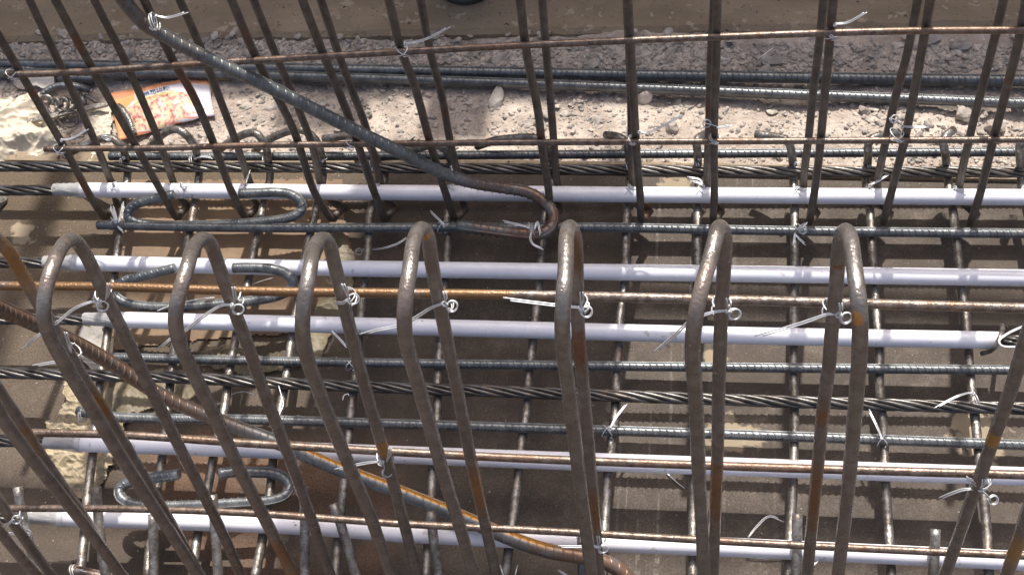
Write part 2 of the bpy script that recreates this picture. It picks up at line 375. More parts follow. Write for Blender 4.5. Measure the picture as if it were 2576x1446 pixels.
for k in range(620):
    x = random.uniform(-1.2, .6); y = random.uniform(1.24, 1.49); s_ = random.uniform(.003, .009)
    if y < 1.42 and random.random() < .72: continue
    pebble(b, (x, y, gz(x, min(y, 1.5)) + s_ * .15 + (.012 if y > 1.47 else 0) * .6), s_ * random.uniform(.9, 1.7), s_, s_ * random.uniform(.2, .45))
tag(b.build('loose_gravel', PEB, sm=False), 'loose grey and pinkish rubble chips scattered over the ground behind the bars', 'gravel', kind='stuff')
b = MB()
for k in range(900):
    x = random.uniform(-1.05, .5) if random.random() < .55 else random.uniform(-1.1, -.45); y = random.uniform(.35, 1.21); s_ = random.uniform(.0005, .0012)
    pebble(b, (x, y, s_ * .4), s_, s_, s_ * .6)
tag(b.build('plate_grit', PEB, sm=False), 'tiny crumbs of grit scattered on the brown mould plate', 'grit', kind='stuff')

def stone(px, py, sx, sy, sz, m, label, z=.004):
    b = MB(); p = PZ(px, py, z); pebble(b, (p[0], p[1], max(gz(p[0], p[1]), .0) + sz * .45), sx, sy, sz, True)
    return tag(b.build('stone', m, sm=False), label, 'stone')
stone(1622, 246, .012, .012, .013, STONEP, 'pinkish white broken stone against the second ground bar, left of a dark upright bar')
stone(1250, 255, .020, .014, .007, STONEG, 'flat grey stone flake with a cracked face among rubble left of the white stone')
stone(1258, 150, .020, .008, .006, STONE, 'buff lump of mortar beside the concrete edge above the ground bars')
stone(1490, 165, .018, .012, .006, STONEG, 'grey slab of broken mortar just above the upper ground bar')
stone(1690, 320, .014, .010, .010, STONE, 'beige rock chip in the sunlit gravel below the white stone')
stone(1945, 152, .020, .009, .006, STONEG, 'long grey mortar flake near the wisp of wire behind the uprights')
stone(1925, 178, .015, .010, .007, STONEG, 'broken grey mortar slab lying just above the upper ground bar at right')
stone(2345, 105, .014, .012, .007, STONEG, 'grey flake below the top rod at the right, against the concrete edge')
stone(2415, 120, .017, .014, .007, STONEG, 'larger grey flake beside the right-hand flake under the top rod')
stone(2432, 275, .022, .024, .012, STONE, 'big pale stone lying over the lower ground bar at the right', z=.012)
stone(2560, 262, .020, .010, .010, STONE, 'pale stone at the right edge of the picture beside the lower ground bar')
stone(2478, 345 - 58, .010, .007, .007, STONE, 'small pale stone beside the big pale stone at the right')
stone(2500, 318, .018, .013, .009, STONE, 'pale stone with a shaded hollow right of the big pale stone')
stone(2175, 283, .010, .008, .007, STONE, 'squarish pale chip in sunlit gravel between the right uprights')
stone(2330, 318, .008, .007, .007, STONEG, 'dark rounded pebble near the tied bar end at right')
stone(325, 140, .011, .009, .009, STONEG, 'grey pebble in the heap against the concrete edge at upper left')
stone(300, 150, .007, .006, .006, STONE, 'small light pebble of the heap at upper left')
stone(925, 290, .009, .008, .008, STONEG, 'grey lump with a rusty stain right of the paired uprights')
stone(60, 205, .020, .016, .010, STONE, 'pale block lying under the left end of the top rod')
stone(1375, 290, .010, .006, .005, STONEG, 'thin dark chip in the shaded gravel left of the double upright')

# unseen wall added behind, out of the picture, to throw the shade over the concrete strip
def box(b, x0, x1, y0, y1, z0, z1):
    k = len(b.v); b.v += [(x0, y0, z0), (x1, y0, z0), (x1, y1, z0), (x0, y1, z0), (x0, y0, z1), (x1, y0, z1), (x1, y1, z1), (x0, y1, z1)]
    b.f += [tuple(k + i for i in t) for t in ((0, 3, 2, 1), (4, 5, 6, 7), (0, 1, 5, 4), (1, 2, 6, 5), (2, 3, 7, 6), (3, 0, 4, 7))]
cot = math.cos(math.radians(SUN_AZ)) / math.tan(math.radians(SUN_EL))
fw_ = empty('shade_wall', (0, 2.2, 0)); tag(fw_, 'tall unseen steel wall added behind the concrete strip to cast shade', 'shade_blocker')
hh = (2.2 - 1.350) / cot
b = MB(); box(b, -3.0, 2.6, 2.2, 2.22, .016, hh); b.build('face_plate', PAINT, fw_, sm=False)
for k in range(9):
    b = MB(); box(b, -2.8 + .65 * k, -2.75 + .65 * k, 2.223, 2.30, .016, hh - .04); b.build('stiffener', PAINT, fw_, sm=False)
# unseen boards added on a made-up frame behind, out of the picture; the long one shades the middle of the cage
BY = 2.36; shx = math.tan(math.radians(SUN_AZ))
def shadow_x(px, py):
    p = PZ(px, py, 0); return p[0] - (BY - p[1]) * shx
def hung(xa, xb, ya, yb_, lab):
    x0, x1 = shadow_x(*xa), shadow_x(*xb); z0, z1 = (BY - yb_) / cot, (BY - ya) / cot
    e = empty('shade_board', ((x0 + x1) / 2, BY, z0)); tag(e, lab, 'shade_panel', 'unseen boards added to cast shade')
    b = MB(); box(b, x0, x1, BY, BY + .018, z0, z1); b.build('panel', WOOD, e, sm=False)
    b = MB(); box(b, x0 + .02, x0 + .05, BY + .02, BY + .06, z0 + .02, z1 - .02); box(b, x1 - .05, x1 - .02, BY + .02, BY + .06, z0 + .02, z1 - .02); b.build('batten', WOOD, e, sm=False)
hung((885, 640), (1560, 860), .50, 1.215, 'large unseen plywood panel added high behind to shade the cage')
hung((700, 270), (925, 270), 1.285, 1.42, 'small unseen plywood panel added to shade the rubble, left of the large one')
hung((1075, 270), (1235, 270), 1.27, 1.42, 'small unseen plywood panel added to shade the rubble, above the large one')
sc_ = empty('shade_frame', (0, 2.45, 0)); tag(sc_, 'unseen steel tube frame added to carry the shade panels', 'shade_frame')  # tube frame out of view, added to carry the shading boards
for xx in (-1.6, -.9, .9): MB().tube([(xx, 2.45, .016), (xx, 2.45, 3.6)], .024, 16).build('upright_tube', PAINT, sc_)
for zz in (1.85, 2.6, 3.2): MB().tube([(-1.8, 2.50, zz), (1.1, 2.50, zz)], .024, 16).build('ledger_tube', PAINT, sc_)

# ------------------------------------------------------------------ far ground bars
RB = dict(pitch=.0086, h=.0019, w=.0015, tilt=.006)
RBS = dict(pitch=.007, h=.00035, w=.0008, tilt=.006, ridge=False)
def zl(pts, z): return [PZ(x, y, z) for x, y in pts]
bar('ribbed_bar', zl([(-60, 161), (300, 166), (631, 171), (1342, 184), (1973, 195), (2640, 204)], .016), .0078, BLUE, 'blue-grey ribbed bar lying on the rubble, upper of the two loose ground bars', 'steel bar', 'loose ribbed bars on the ground', rib=RB)
bar('ribbed_bar', zl([(-60, 182), (140, 184), (464, 186), (631, 189), (1342, 212), (1973, 237), (2640, 263)], .016), .0070, BLUE, 'blue-grey ribbed bar lying on the rubble, lower of the two loose ground bars', 'steel bar', 'loose ribbed bars on the ground', rib=RB)
bar('ribbed_bar', zl([(146, 200), (180, 198), (236, 199)], .012), .0060, BLUE, 'short blue-grey bar offcut under the left end of the top rod', 'steel bar', rib=RB)
bar('yellow_strip', zl([(541, 200), (566, 197), (583, 196)], .008), .003, M('yellow_paint', (.55, .36, .08), .6), 'short yellow stick poking out right of the orange packet', 'stick')

# ------------------------------------------------------------------ cross bars (U-bars with hooked far ends)
ZT, RT = .053, .0058
Qs = [
 ([(321, 440), (311, 524), (299, 609), (288, 690), (271, 836), (261, 900), (250, 977), (233, 1146), (223, 1220), (210, 1363), (200, 1460)],
  [(318, 410), (314, 386), (304, 366), (286, 350), (257, 349), (203, 371), (163, 391)], 'leftmost cross bar, running beside the crumpled film'),
 ([(501, 440), (487, 528), (474, 602), (455, 760), (433, 924), (409, 1146), (396, 1227), (372, 1430), (370, 1460)],
  [(497, 410), (493, 378), (474, 345), (450, 327), (426, 329), (389, 356), (360, 391)], 'second cross bar from the left, passing under the open-ended tie bars'),
 ([(679, 450), (662, 517), (643, 609), (626, 704), (612, 761), (589, 869), (575, 947), (565, 1024), (535, 1160), (524, 1220), (497, 1346), (483, 1460)],
  [(676, 415), (672, 380), (664, 357), (648, 338), (626, 335), (575, 359), (549, 380)], 'third cross bar from the left, passing between the open ends of the tie bars'),
 ([(812, 450), (794, 531), (770, 632), (752, 740), (733, 856), (723, 930), (700, 1060), (687, 1160), (680, 1227), (660, 1356), (640, 1460)],
  [(811, 415), (806, 378), (794, 352), (768, 330), (733, 329), (665, 358), (641, 382)], 'fourth cross bar from the left, passing the right bend of the tie bars'),
 ([(968, 450), (933, 531), (926, 632), (912, 751), (898, 900), (885, 1014), (878, 1092), (865, 1220), (850, 1363), (843, 1460)],
  [(950, 410), (935, 375), (918, 354), (892, 344), (868, 343), (815, 349)], 'fifth cross bar, right of the brown paper sack'),
 ([(1142, 450), (1126, 541), (1127, 609), (1119, 710), (1107, 873), (1102, 947), (1100, 1041), (1088, 1193), (1085, 1244), (1075, 1396), (1072, 1460)],
  [(1135, 410), (1122, 378), (1105, 368), (1080, 367), (1030, 380), (978, 393), (896, 404)], 'cross bar under the fourth hairpin, with a long hook end in front of the strand'),
 ([(1388, 450), (1371, 548), (1361, 650), (1349, 785), (1339, 873), (1330, 944), (1324, 1041), (1313, 1105), (1303, 1200), (1290, 1308), (1276, 1407), (1270, 1460)],
  [(1383, 410), (1376, 375), (1362, 353), (1342, 347), (1308, 347), (1245, 354), (1200, 369)], 'cross bar just left of the middle hairpin, in deep shade'),
 ([(1584, 450), (1577, 534), (1574, 626), (1571, 717), (1560, 798), (1557, 880), (1550, 954), (1547, 1034), (1530, 1193), (1523, 1295), (1512, 1460)],
  [(1583, 410), (1581, 380), (1576, 358), (1560, 346), (1545, 342), (1524, 340)], 'cross bar just right of the middle hairpin'),
 ([(1757, 450), (1755, 534), (1755, 643), (1752, 800), (1750, 1000), (1745, 1200), (1743, 1329), (1743, 1460)],
  [(1756, 410), (1754, 375), (1752, 355), (1760, 345), (1779, 336)], 'cross bar hidden mostly under the sixth hairpin'),
 ([(1996, 457), (1999, 541), (1999, 636), (1998, 731), (1997, 820), (1996, 880), (1998, 1058), (1994, 1244), (1988, 1330), (1985, 1460)],
  [(1995, 420), (1992, 389), (1986, 362), (1975, 350), (1945, 344), (1901, 338)], 'cross bar left of the seventh hairpin, its hook cut end facing left'),
 ([(2178, 457), (2189, 534), (2194, 626), (2201, 737), (2206, 798), (2211, 886), (2213, 977), (2221, 1075), (2228, 1227), (2236, 1346), (2243, 1460)],
  [(2182, 420), (2184, 385), (2184, 362), (2196, 347), (2225, 340), (2261, 334)], 'cross bar right of the seventh hairpin, its hook end tied to an upright'),
 ([(2385, 457), (2399, 541), (2409, 636), (2421, 744), (2431, 805), (2438, 907), (2444, 977), (2454, 1058), (2463, 1150), (2475, 1254), (2482, 1329), (2488, 1460)],
  [(2381, 420), (2378, 385), (2373, 360), (2378, 343), (2399, 327)], 'rightmost full cross bar with sun glints, near the inclined right-hand bar'),
 ([(2570, 470), (2590, 560), (2620, 700), (2660, 900), (2690, 1100), (2720, 1460)],
  [(2568, 430), (2566, 392), (2566, 362), (2575, 348), (2600, 336)], 'cross bar at the right edge, only its hooked far end in view'),
]
for pts, hook, lab in Qs:
    P = [PZ(x, y, ZT) for x, y in pts][::-1]
    yb = PZ(*pts[0], ZT)[1] + .012
    n = len(hook); Hk = []
    for i, (x, y) in enumerate(hook):
        Hk.append(PY(x, y, yb + .004 + .028 * max(0, i - 2) / (n - 3) * 1.0))
    a = P[-1].copy(); a2 = a + np.array([0, .006, .003]); bar('cross_bar', P + [a2] + Hk, RT, GREY, lab, 'steel bar', 'cross bars of the bottom mat', wob=.03)

# ------------------------------------------------------------------ ribbed longitudinal bars
def lg(name, pts, z, r, m, lab, grp, rib=RB, **k): return bar(name, zl(pts, z) if not callable(z) else [PZ(x, y, z(x)) for x, y in pts], r, m, lab, 'steel bar', grp, rib=rib, step=.012, **k)
G1 = 'ribbed bars running along the cage'
ZB = ZT + RT + .0062
lg('ribbed_bar', [(275, 393), (631, 394), (1263, 390), (1866, 386), (2640, 382)], ZB + .002, .0055, BLUE, 'ribbed bar running along the rubble edge behind the far strand', G1)
lg('ribbed_bar', [(245, 566), (631, 573), (1263, 572), (1500, 572), (1866, 579), (2230, 584), (2640, 588)], ZB, .0056, BLUE, 'ribbed bar running past the feet of the rear stirrups, sunlit at right', G1)
lg('ribbed_bar', [(271, 898), (631, 907), (1263, 917), (1866, 924), (2640, 931)], ZB, .0052, BLUE, 'ribbed bar running between the third white pipe and the near strand', G1)
lg('ribbed_bar', [(194, 1033), (277, 1047), (631, 1055), (1263, 1074), (1866, 1093), (2640, 1121)], ZB, .0054, BLUE, 'ribbed bar with rusty left end between the near strand and fourth white pipe', G1)
lg('ribbed_bar', [(176, 1432), (250, 1448), (420, 1480)], .066, .0060, ROD, 'rusty bar end just entering at the bottom left, bound with wire', G1)

# ------------------------------------------------------------------ strands and pipes
def strand(pts, z, lab, grp='seven-wire steel strands', rs=.0081, hand=1):
    P = smooth([PZ(x, y, z) for x, y in pts], .010); e = empty('steel_strand', P[0]); tag(e, lab, 'steel strand', grp)
    T, U, V = frames(P); rw = rs / 3; d = 0
    MB().tube(P, rw, 8).build('wire', STRM, e)
    for k in range(6):
        Q = []; d = 0
        for i, p in enumerate(P):
            if i: d += np.linalg.norm(P[i] - P[i - 1])
            a = hand * d / .155 * 2 * math.pi + k * math.pi / 3
            Q.append(p + (U[i] * math.cos(a) + V[i] * math.sin(a)) * 2 * rw)
        MB().tube(Q, rw * 1.0, 8).build('wire', STRM, e)
    return e
ZP = ZT + RT + .0112
strand([(-60, 419), (300, 420), (631, 421), (1263, 425), (1866, 431), (2640, 434)], .067, 'bare twisted strand nearest the rubble, running the full width')
strand([(-60, 935), (100, 940), (480, 951), (700, 963), (1263, 984), (1866, 1006), (2640, 1029)], .067, 'bare twisted strand in the lower half, between two ribbed bars')
def pipe(pts, lab, slab, sx, taper=True, right_open=None):
    P = smooth([PZ(x, y, ZP) for x, y in pts], .03); e = empty('white_pipe', P[0]); tag(e, lab, 'pipe', 'white plastic pipes sleeved over the strands')
    b = MB(); b.tube(P, .0110, 28, cap=False, wob=.004)
    n0 = len(b.v); b.tube([P[0], P[0] + (P[1] - P[0]) * .6], .0098, 28, cap=False); b.tube([P[-2] + (P[-1] - P[-2]) * .4, P[-1]], .0098, 28, cap=False)
    # annular ends
    m1 = 28
    for k in range(m1): b.f.append((k, n0 + k, n0 + (k + 1) % m1, (k + 1) % m1))
    e0 = (len(P) - 1) * m1; e1 = n0 + 3 * m1
    for k in range(m1): b.f.append((e0 + k, e0 + (k + 1) % m1, e1 + (k + 1) % m1, e1 + k))
    b.build('tube', PIPE, e)
    # cloudy tape gathered round the mouth of the pipe
    d = P[0] - P[1]; d /= np.linalg.norm(d); b = MB(); T, U, V = frames([P[0], P[0] + d])
    Q = [P[0] - d * .008 + d * .05 * k / 10 for k in range(11)]
    b.tube(Q, [.0122, .0123, .0118, .0108, .0102, .0100, .0094, .0094, .0090, .0092, .0088], 20, cap=False)
    vv = np.array(b.v) + np.array([[noise.noise(Vector(x) * 190) * .0016, noise.noise(Vector(x) * 210) * .0016, noise.noise(Vector(x) * 170) * .0016] for x in b.v]); b.v = [tuple(x) for x in vv]
    b.build('tape_wrap', TAPE, e)
    Y0 = pts[0]
    strand([sx] + [(Y0[0], Y0[1] + 0.5), (Y0[0] + 60, Y0[1] + 2)], ZP, slab, 'strand ends entering the white pipes')
    return P
P1L = [(205, 478), (631, 482), (1263, 487), (1866, 492), (2640, 497)]
pipe(P1L, 'white plastic pipe farthest from the camera, passing between the legs of the rear stirrups', 'strand end entering the farthest white pipe at left', (-60, 480))
pipe([(183, 661), (631, 671), (1263, 681), (1866, 689), (2640, 700)], 'white plastic pipe second from the far side, behind the hairpin tops', 'strand end entering the second white pipe at left', (-60, 660))
pipe([(288, 804), (631, 812), (1263, 828), (1866, 844), (2300, 852), (2512, 856)], 'white plastic pipe third from the far side, ending before the right edge', 'strand end entering the third white pipe at left, seen behind the leftmost hairpins', (-60, 801))
pipe([(194, 1114), (631, 1129), (1263, 1153), (1866, 1174), (2640, 1200)], 'white plastic pipe fourth from the far side, half covered by a rusty rod at right', 'strand end entering the fourth white pipe at left', (-60, 1106))
pipe([(150, 1300), (631, 1316), (767, 1322), (1003, 1339), (1364, 1357), (1866, 1377), (2640, 1413)], 'white plastic pipe nearest the camera, along the bottom of the picture', 'strand end entering the nearest white pipe at left', (-60, 1297))
strand([(2520, 857), (2560, 858), (2640, 860)], ZP, 'bright strand end coming out of the third white pipe at the right edge', 'strand ends entering the white pipes')

# ------------------------------------------------------------------ rear stirrups
def pipeY(px): return PZ(px, interp(px, [p[0] for p in P1L], [p[1] for p in P1L]), ZP)[1]
Rear = [
 ([(0, 96), (145, 342), (267, 546)], [(74, 0), (233, 342), (281, 460)], 'leftmost rear stirrup, tied to the left end of the top rod'),
 ([(139, 0), (234, 176), (335, 355), (409, 487), (448, 548)], [(237, 0), (318, 162), (399, 352), (438, 462)], 'rear stirrup whose legs cross the left part of the orange packet'),
 ([(362, 0), (440, 162), (484, 237), (535, 355), (585, 487), (624, 552)], [(452, 0), (501, 112), (528, 183), (589, 345), (630, 462)], 'rear stirrup crossing the right part of the orange packet, behind the thick bar'),
 ([(582, 0), (646, 149), (736, 321), (793, 487), (839, 552)], [(638, 0), (696, 145), (743, 254), (787, 372), (806, 462)], 'rear stirrup right of the orange packet, its legs close together'),
 ([(760, 0), (814, 139), (875, 288), (899, 359), (943, 487), (971, 553)], [(807, 0), (851, 135), (889, 237), (922, 325), (956, 455)], 'rear stirrup crossed by the middle of the thick diagonal bar'),
 ([(978, 0), (1010, 129), (1041, 210), (1081, 355), (1119, 480), (1147, 550)], [(1058, 0), (1081, 125), (1112, 244), (1132, 355), (1149, 430)], 'rear stirrup tied at the top rod with a long pair of bright wire ends'),
 ([(1308, 0), (1324, 129), (1354, 284), (1364, 372), (1381, 487), (1384, 545)], [(1364, 0), (1374, 129), (1388, 291), (1393, 359), (1400, 450)], 'rear stirrup standing behind the hook of the thick bar'),
 ([(1579, 0), (1588, 152), (1596, 288), (1601, 372), (1610, 487), (1615, 552)], [(1577, 0), (1584, 152), (1588, 300), (1588, 372), (1592, 460)], 'dark rear stirrup beside the pinkish white stone, its legs in line'),
 ([(1804, 0), (1801, 169), (1796, 338), (1797, 487), (1796, 555)], [(1797, 0), (1786, 200), (1784, 305), (1779, 462)], 'rear stirrup tied to the hooked bar end in the sunlit rubble, seen end on'),
 ([(2096, 0), (2086, 118), (2075, 237), (2059, 406), (2048, 489), (2038, 560)], [(2072, 0), (2062, 102), (2045, 237), (2035, 338), (2021, 462)], 'rear stirrup with the thick bright wire tail at the top rod'),
 ([(2340, 0), (2323, 102), (2302, 220), (2275, 355), (2241, 489), (2223, 562)], [(2309, 0), (2282, 135), (2255, 237), (2235, 325), (2207, 462)], 'rear stirrup with orange rusty streaks, its foot near the seventh hairpin'),
 ([(2580, 10), (2563, 102), (2529, 237), (2498, 355), (2465, 489), (2442, 565)], [(2525, 0), (2505, 85), (2471, 220), (2441, 338), (2414, 462)], 'rightmost rear stirrup, leaning in from the upper right corner'),
]
for nr, fr, lab in Rear:
    yn = pipeY(nr[-1][0]) - .030; yf = pipeY(fr[-1][0]) + .021
    A = [PY(x, y, yn + .0) for x, y in nr]
    B = []
    zt = PY(*fr[-1], yf)[2]
    for (x, y) in fr:
        z0 = PY(x, y, yf)[2]; B.append(PY(x, y, yf + .035 * max(0, z0 - zt) / .4))
    da = A[0] - A[1]; da /= np.linalg.norm(da); db = B[0] - B[1]; db /= np.linalg.norm(db)
    ztop = .66
    At = A[0] + da * max(0, (ztop - A[0][2])) / da[2]; Bt = B[0] + db * max(0, (ztop + .01 - B[0][2])) / db[2]
    apex = (At + Bt) / 2 + np.array([0, .0, .07])
    foot = [A[-1] + np.array([0.004, .007, -.008]), A[-1] + np.array([.010, .020, -.012]), np.array([lerp(A[-1][0] + .012, B[-1][0], .6), yf - .016, .046]), np.array([B[-1][0] + .002, yf - .002, .056])]
    foot[0][2] = max(foot[0][2], .050); foot[1][2] = .046
    bar('rear_stirrup', [apex, At] + A + foot + B[::-1] + [Bt, apex + np.array([0, .012, .001])], .0053, DARKB, lab, 'stirrup', 'rear stirrups standing behind the far pipe', wob=.02, n=10)

# thin rods tied along the cage
yr0 = pipeY(1300) - .030 - .0053 - .0045
bar('top_rod', [PY(x, y, lerp(pipeY(205), pipeY(2600), (x - 10) / 2600) - .0405) for x, y in [(12, 187), (100, 186), (631, 153), (1263, 117), (1866, 91), (2240, 79), (2640, 76)]], .0042, ROD, 'long rusty rod sloping up to the right across the rear stirrups near the top', 'steel bar', rib=RBS, step=.012)
bar('middle_rod', [PY(x, y, lerp(pipeY(205), pipeY(2600), (x - 10) / 2600) - .0405) for x, y in [(112, 375), (400, 373), (631, 366), (1000, 362), (1263, 359), (1800, 356), (2640, 351)]], .0042, ROD, 'long thin rod across the rear stirrups at the level of the hooked bar ends', 'steel bar', rib=RBS, step=.012)

# ------------------------------------------------------------------ hooked tie bars lying on the mat
def tiebar(pts, zs, lab): bar('tie_bar', [PZ(x, y, z) for (x, y), z in zip(pts, zs)], .0060, BLUE, lab, 'steel bar', 'oval tie bars with open ends', rib=dict(pitch=.0088, h=.0016, w=.0013, tilt=.006), step=.004)
T1 = [(602, 487), (655, 485), (700, 484), (733, 490), (757, 508), (760, 526), (743, 542), (709, 552), (640, 560), (500, 567), (390, 566), (340, 558), (322, 545), (325, 528), (342, 514), (372, 504), (409, 496), (438, 489)]
tiebar(T1, [.092, .092, .09, .084, .078, .073, .070, .068, .066, .060, .062, .066, .070, .076, .082, .088, .092, .094], 'oval ribbed tie bar over the farthest white pipe at left')
T2 = [(586, 674), (631, 673), (682, 676), (716, 686), (737, 707), (730, 727), (700, 743), (650, 754), (560, 764), (460, 771), (380, 772), (320, 763), (290, 744), (286, 726), (306, 709), (350, 697), (400, 684), (440, 674)]
tiebar(T2, [.092, .092, .09, .084, .076, .070, .067, .066, .066, .066, .066, .067, .070, .073, .078, .086, .092, .096], 'oval ribbed tie bar over the second white pipe at left')
T3 = [(549, 1192), (590, 1186), (640, 1187), (682, 1189), (715, 1201), (730, 1224), (718, 1245), (682, 1257), (609, 1263), (474, 1270), (380, 1271), (330, 1265), (304, 1250), (300, 1232), (312, 1218), (340, 1209), (400, 1199), (450, 1192)]
tiebar(T3, [.080, .074, .070, .068, .066, .066, .066, .066, .066, .066, .066, .066, .066, .066, .068, .072, .078, .084], 'oval ribbed tie bar on the plate between the two nearest white pipes')

# ------------------------------------------------------------------ thick diagonal bars
yb = pipeY(900) - .052
D1 = [(270, -60), (311, 0), (338, 34), (369, 64), (423, 95), (480, 126), (575, 172), (665, 213), (733, 247), (834, 298), (936, 349), (1004, 381)]
P = []
for i, (x, y) in enumerate(D1): P.append(PY(x, y, yb))
z0 = P[-1][2]
tail = [(1071, 416), (1139, 446), (1207, 464), (1274, 474), (1328, 484), (1361, 501), (1384, 524), (1394, 546), (1390, 566), (1374, 583), (1351, 590), (1300, 587), (1220, 577), (1149, 567)]
zz = [z0 - .035, z0 - .07, .128, .110, .102, .098, .094, .091, .088, .086, .085, .085, .085, .086]
P += [PZ(x, y, z) for (x, y), z in zip(tail, zz)]
TR = dict(pitch=.0105, h=.0020, w=.0015, tilt=.008)
bar('thick_ribbed_bar', P, .0078, D1M, 'thick ribbed bar slanting from the upper left down to a rusty hook at the middle', 'steel bar', 'thick diagonal ribbed bars', rib=TR, n=16, step=.005, up=(.3, -.75, .6))
D2 = [((-60, 742), .47), ((0, 775), .42), ((51, 798), .385), ((101, 820), .35), ((203, 869), .285), ((271, 908), .245), ((332, 948), .21), ((423, 1003), .17), ((508, 1040), .145), ((592, 1073), .125), ((677, 1104), .112), ((834, 1171), .104), ((1037, 1250), .099), ((1173, 1305), .098), ((1300, 1359), .098), ((1381, 1385), .098), ((1449, 1397), .098), ((1516, 1411), .092), ((1552, 1429), .084), ((1580, 1455), .075), ((1590, 1490), .068)]
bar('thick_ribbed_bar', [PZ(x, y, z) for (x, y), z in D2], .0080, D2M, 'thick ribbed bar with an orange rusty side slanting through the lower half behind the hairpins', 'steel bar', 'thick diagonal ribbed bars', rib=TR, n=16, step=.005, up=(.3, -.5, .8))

# ------------------------------------------------------------------ front hairpins
def hairpin(near, far, lab, apex):
    yn0, yn1, yf1 = .505, .475, .530
    kinky = 830
    A = []
    for (x, y) in near:
        if y < kinky: Y = interp(y, [575, 600, 626, 676, 730, 780, 830], [.590, .578, .562, .540, .522, .510, .503])
        else: Y = interp(y, [830, 1446], [.503, .478])
        A.append(PY(x, y, Y))
    B = [PY(x, y, interp(y, [575, 600, 650, 900, 1446], [.595, .600, .602, .575, .530])) for (x, y) in far]
    ap = [PY(x, y, .594) for x, y in apex]
    def ext(L):
        d = L[0] - L[2]; d /= np.linalg.norm(d); t = (L[0][2] - .012) / max(.3, -d[2]); return L[0] + d * max(.01, t)
    An = A[::-1]; Bn = B[::-1]
    a0 = PY(*apex[0], .570); b0 = PY(*apex[2], .602); am = ap[1]
    for _ in range(1):
        An = An + [a0]; Bs = [b0] + B
    X3 = (4 * am - a0 - b0) / 2; ap = []
    for q in range(1, 8):
        u = q / 8; ap.append((1 - u) ** 2 * a0 + 2 * u * (1 - u) * X3 + u * u * b0)
    B = Bs
    pts = [ext(An)] + An + ap + B + [ext(Bn)]
    b = MB(); P = smooth(pts, .006); b.tube(P, .0058, 16, wob=.008)
    return tag(b.build('hairpin_stirrup', HAIR), lab, 'stirrup', 'hairpin stirrups in the front row')
near_lower = None
hairpin([(135, 663), (118, 716), (110, 768), (113, 810), (126, 846), (146, 885), (189, 960), (237, 1036), (294, 1132), (362, 1238), (430, 1340), (497, 1446)][0:],
        [(217, 643), (247, 706), (281, 778), (321, 856), (365, 950), (416, 1052), (467, 1155), (518, 1254), (562, 1345), (606, 1446)],
        'hairpin stirrup with a curved wire tail, second from the left edge', [(155, 622), (178, 603), (200, 617)])
hairpin([(470, 676), (453, 731), (443, 778), (442, 815), (450, 855), (467, 897), (494, 953), (535, 1034), (582, 1136), (633, 1240), (677, 1325), (738, 1446)],
        [(548, 663), (572, 731), (596, 798), (626, 876), (654, 957), (696, 1068), (740, 1183), (777, 1285), (828, 1435)],
        'hairpin stirrup over the open end of the second tie bar', [(485, 625), (511, 601), (533, 621)])
hairpin([(780, 676), (770, 731), (763, 778), (761, 830), (768, 880), (782, 930), (796, 965), (834, 1065), (882, 1180), (929, 1290), (966, 1396), (983, 1446)],
        [(841, 663), (858, 731), (875, 806), (895, 885), (914, 957), (943, 1058), (970, 1148), (996, 1240), (1027, 1356), (1051, 1446)],
        'hairpin stirrup standing at the edge of the brown paper sack', [(788, 627), (811, 601), (831, 622)])
hairpin([(1031, 676), (1022, 735), (1017, 795), (1019, 839), (1028, 885), (1044, 940), (1076, 1050), (1115, 1190), (1153, 1312), (1194, 1446)],
        [(1086, 660), (1098, 727), (1112, 795), (1129, 880), (1146, 957), (1167, 1065), (1188, 1170), (1211, 1275), (1234, 1380), (1248, 1446)],
        'hairpin stirrup with an orange spot at its top', [(1040, 609), (1059, 575), (1078, 600)])
hairpin([(1423, 665), (1419, 727), (1415, 795), (1415, 846), (1418, 896), (1426, 950), (1441, 1070), (1456, 1190), (1470, 1300), (1488, 1446)],
        [(1450, 660), (1452, 727), (1453, 795), (1458, 880), (1466, 957), (1475, 1058), (1484, 1160), (1493, 1261), (1501, 1363), (1508, 1446)],
        'hairpin stirrup right of the rusty hook, its two legs almost in line', [(1424, 603), (1433, 571), (1447, 604)])
hairpin([(1788, 645), (1774, 693), (1760, 744), (1748, 805), (1743, 856), (1743, 907), (1747, 957), (1753, 1058), (1758, 1193), (1765, 1310), (1770, 1446)],
        [(1822, 660), (1818, 727), (1814, 795), (1811, 896), (1808, 980), (1806, 1092), (1803, 1193), (1799, 1295), (1794, 1446)],
        'hairpin stirrup leaning left, in the middle of the right half', [(1800, 598), (1812, 571), (1824, 605)])
hairpin([(2147, 652), (2154, 710), (2161, 765), (2164, 812), (2163, 863), (2161, 913), (2157, 963), (2149, 1058), (2140, 1160), (2130, 1261), (2118, 1363), (2108, 1446)],
        [(2108, 650), (2105, 700), (2099, 765), (2092, 835), (2086, 913), (2079, 965), (2069, 1045), (2060, 1143), (2050, 1244), (2040, 1346), (2031, 1446)],
        'rightmost complete hairpin stirrup, with an orange patch on its right leg', [(2140, 605), (2127, 580), (2114, 604)])
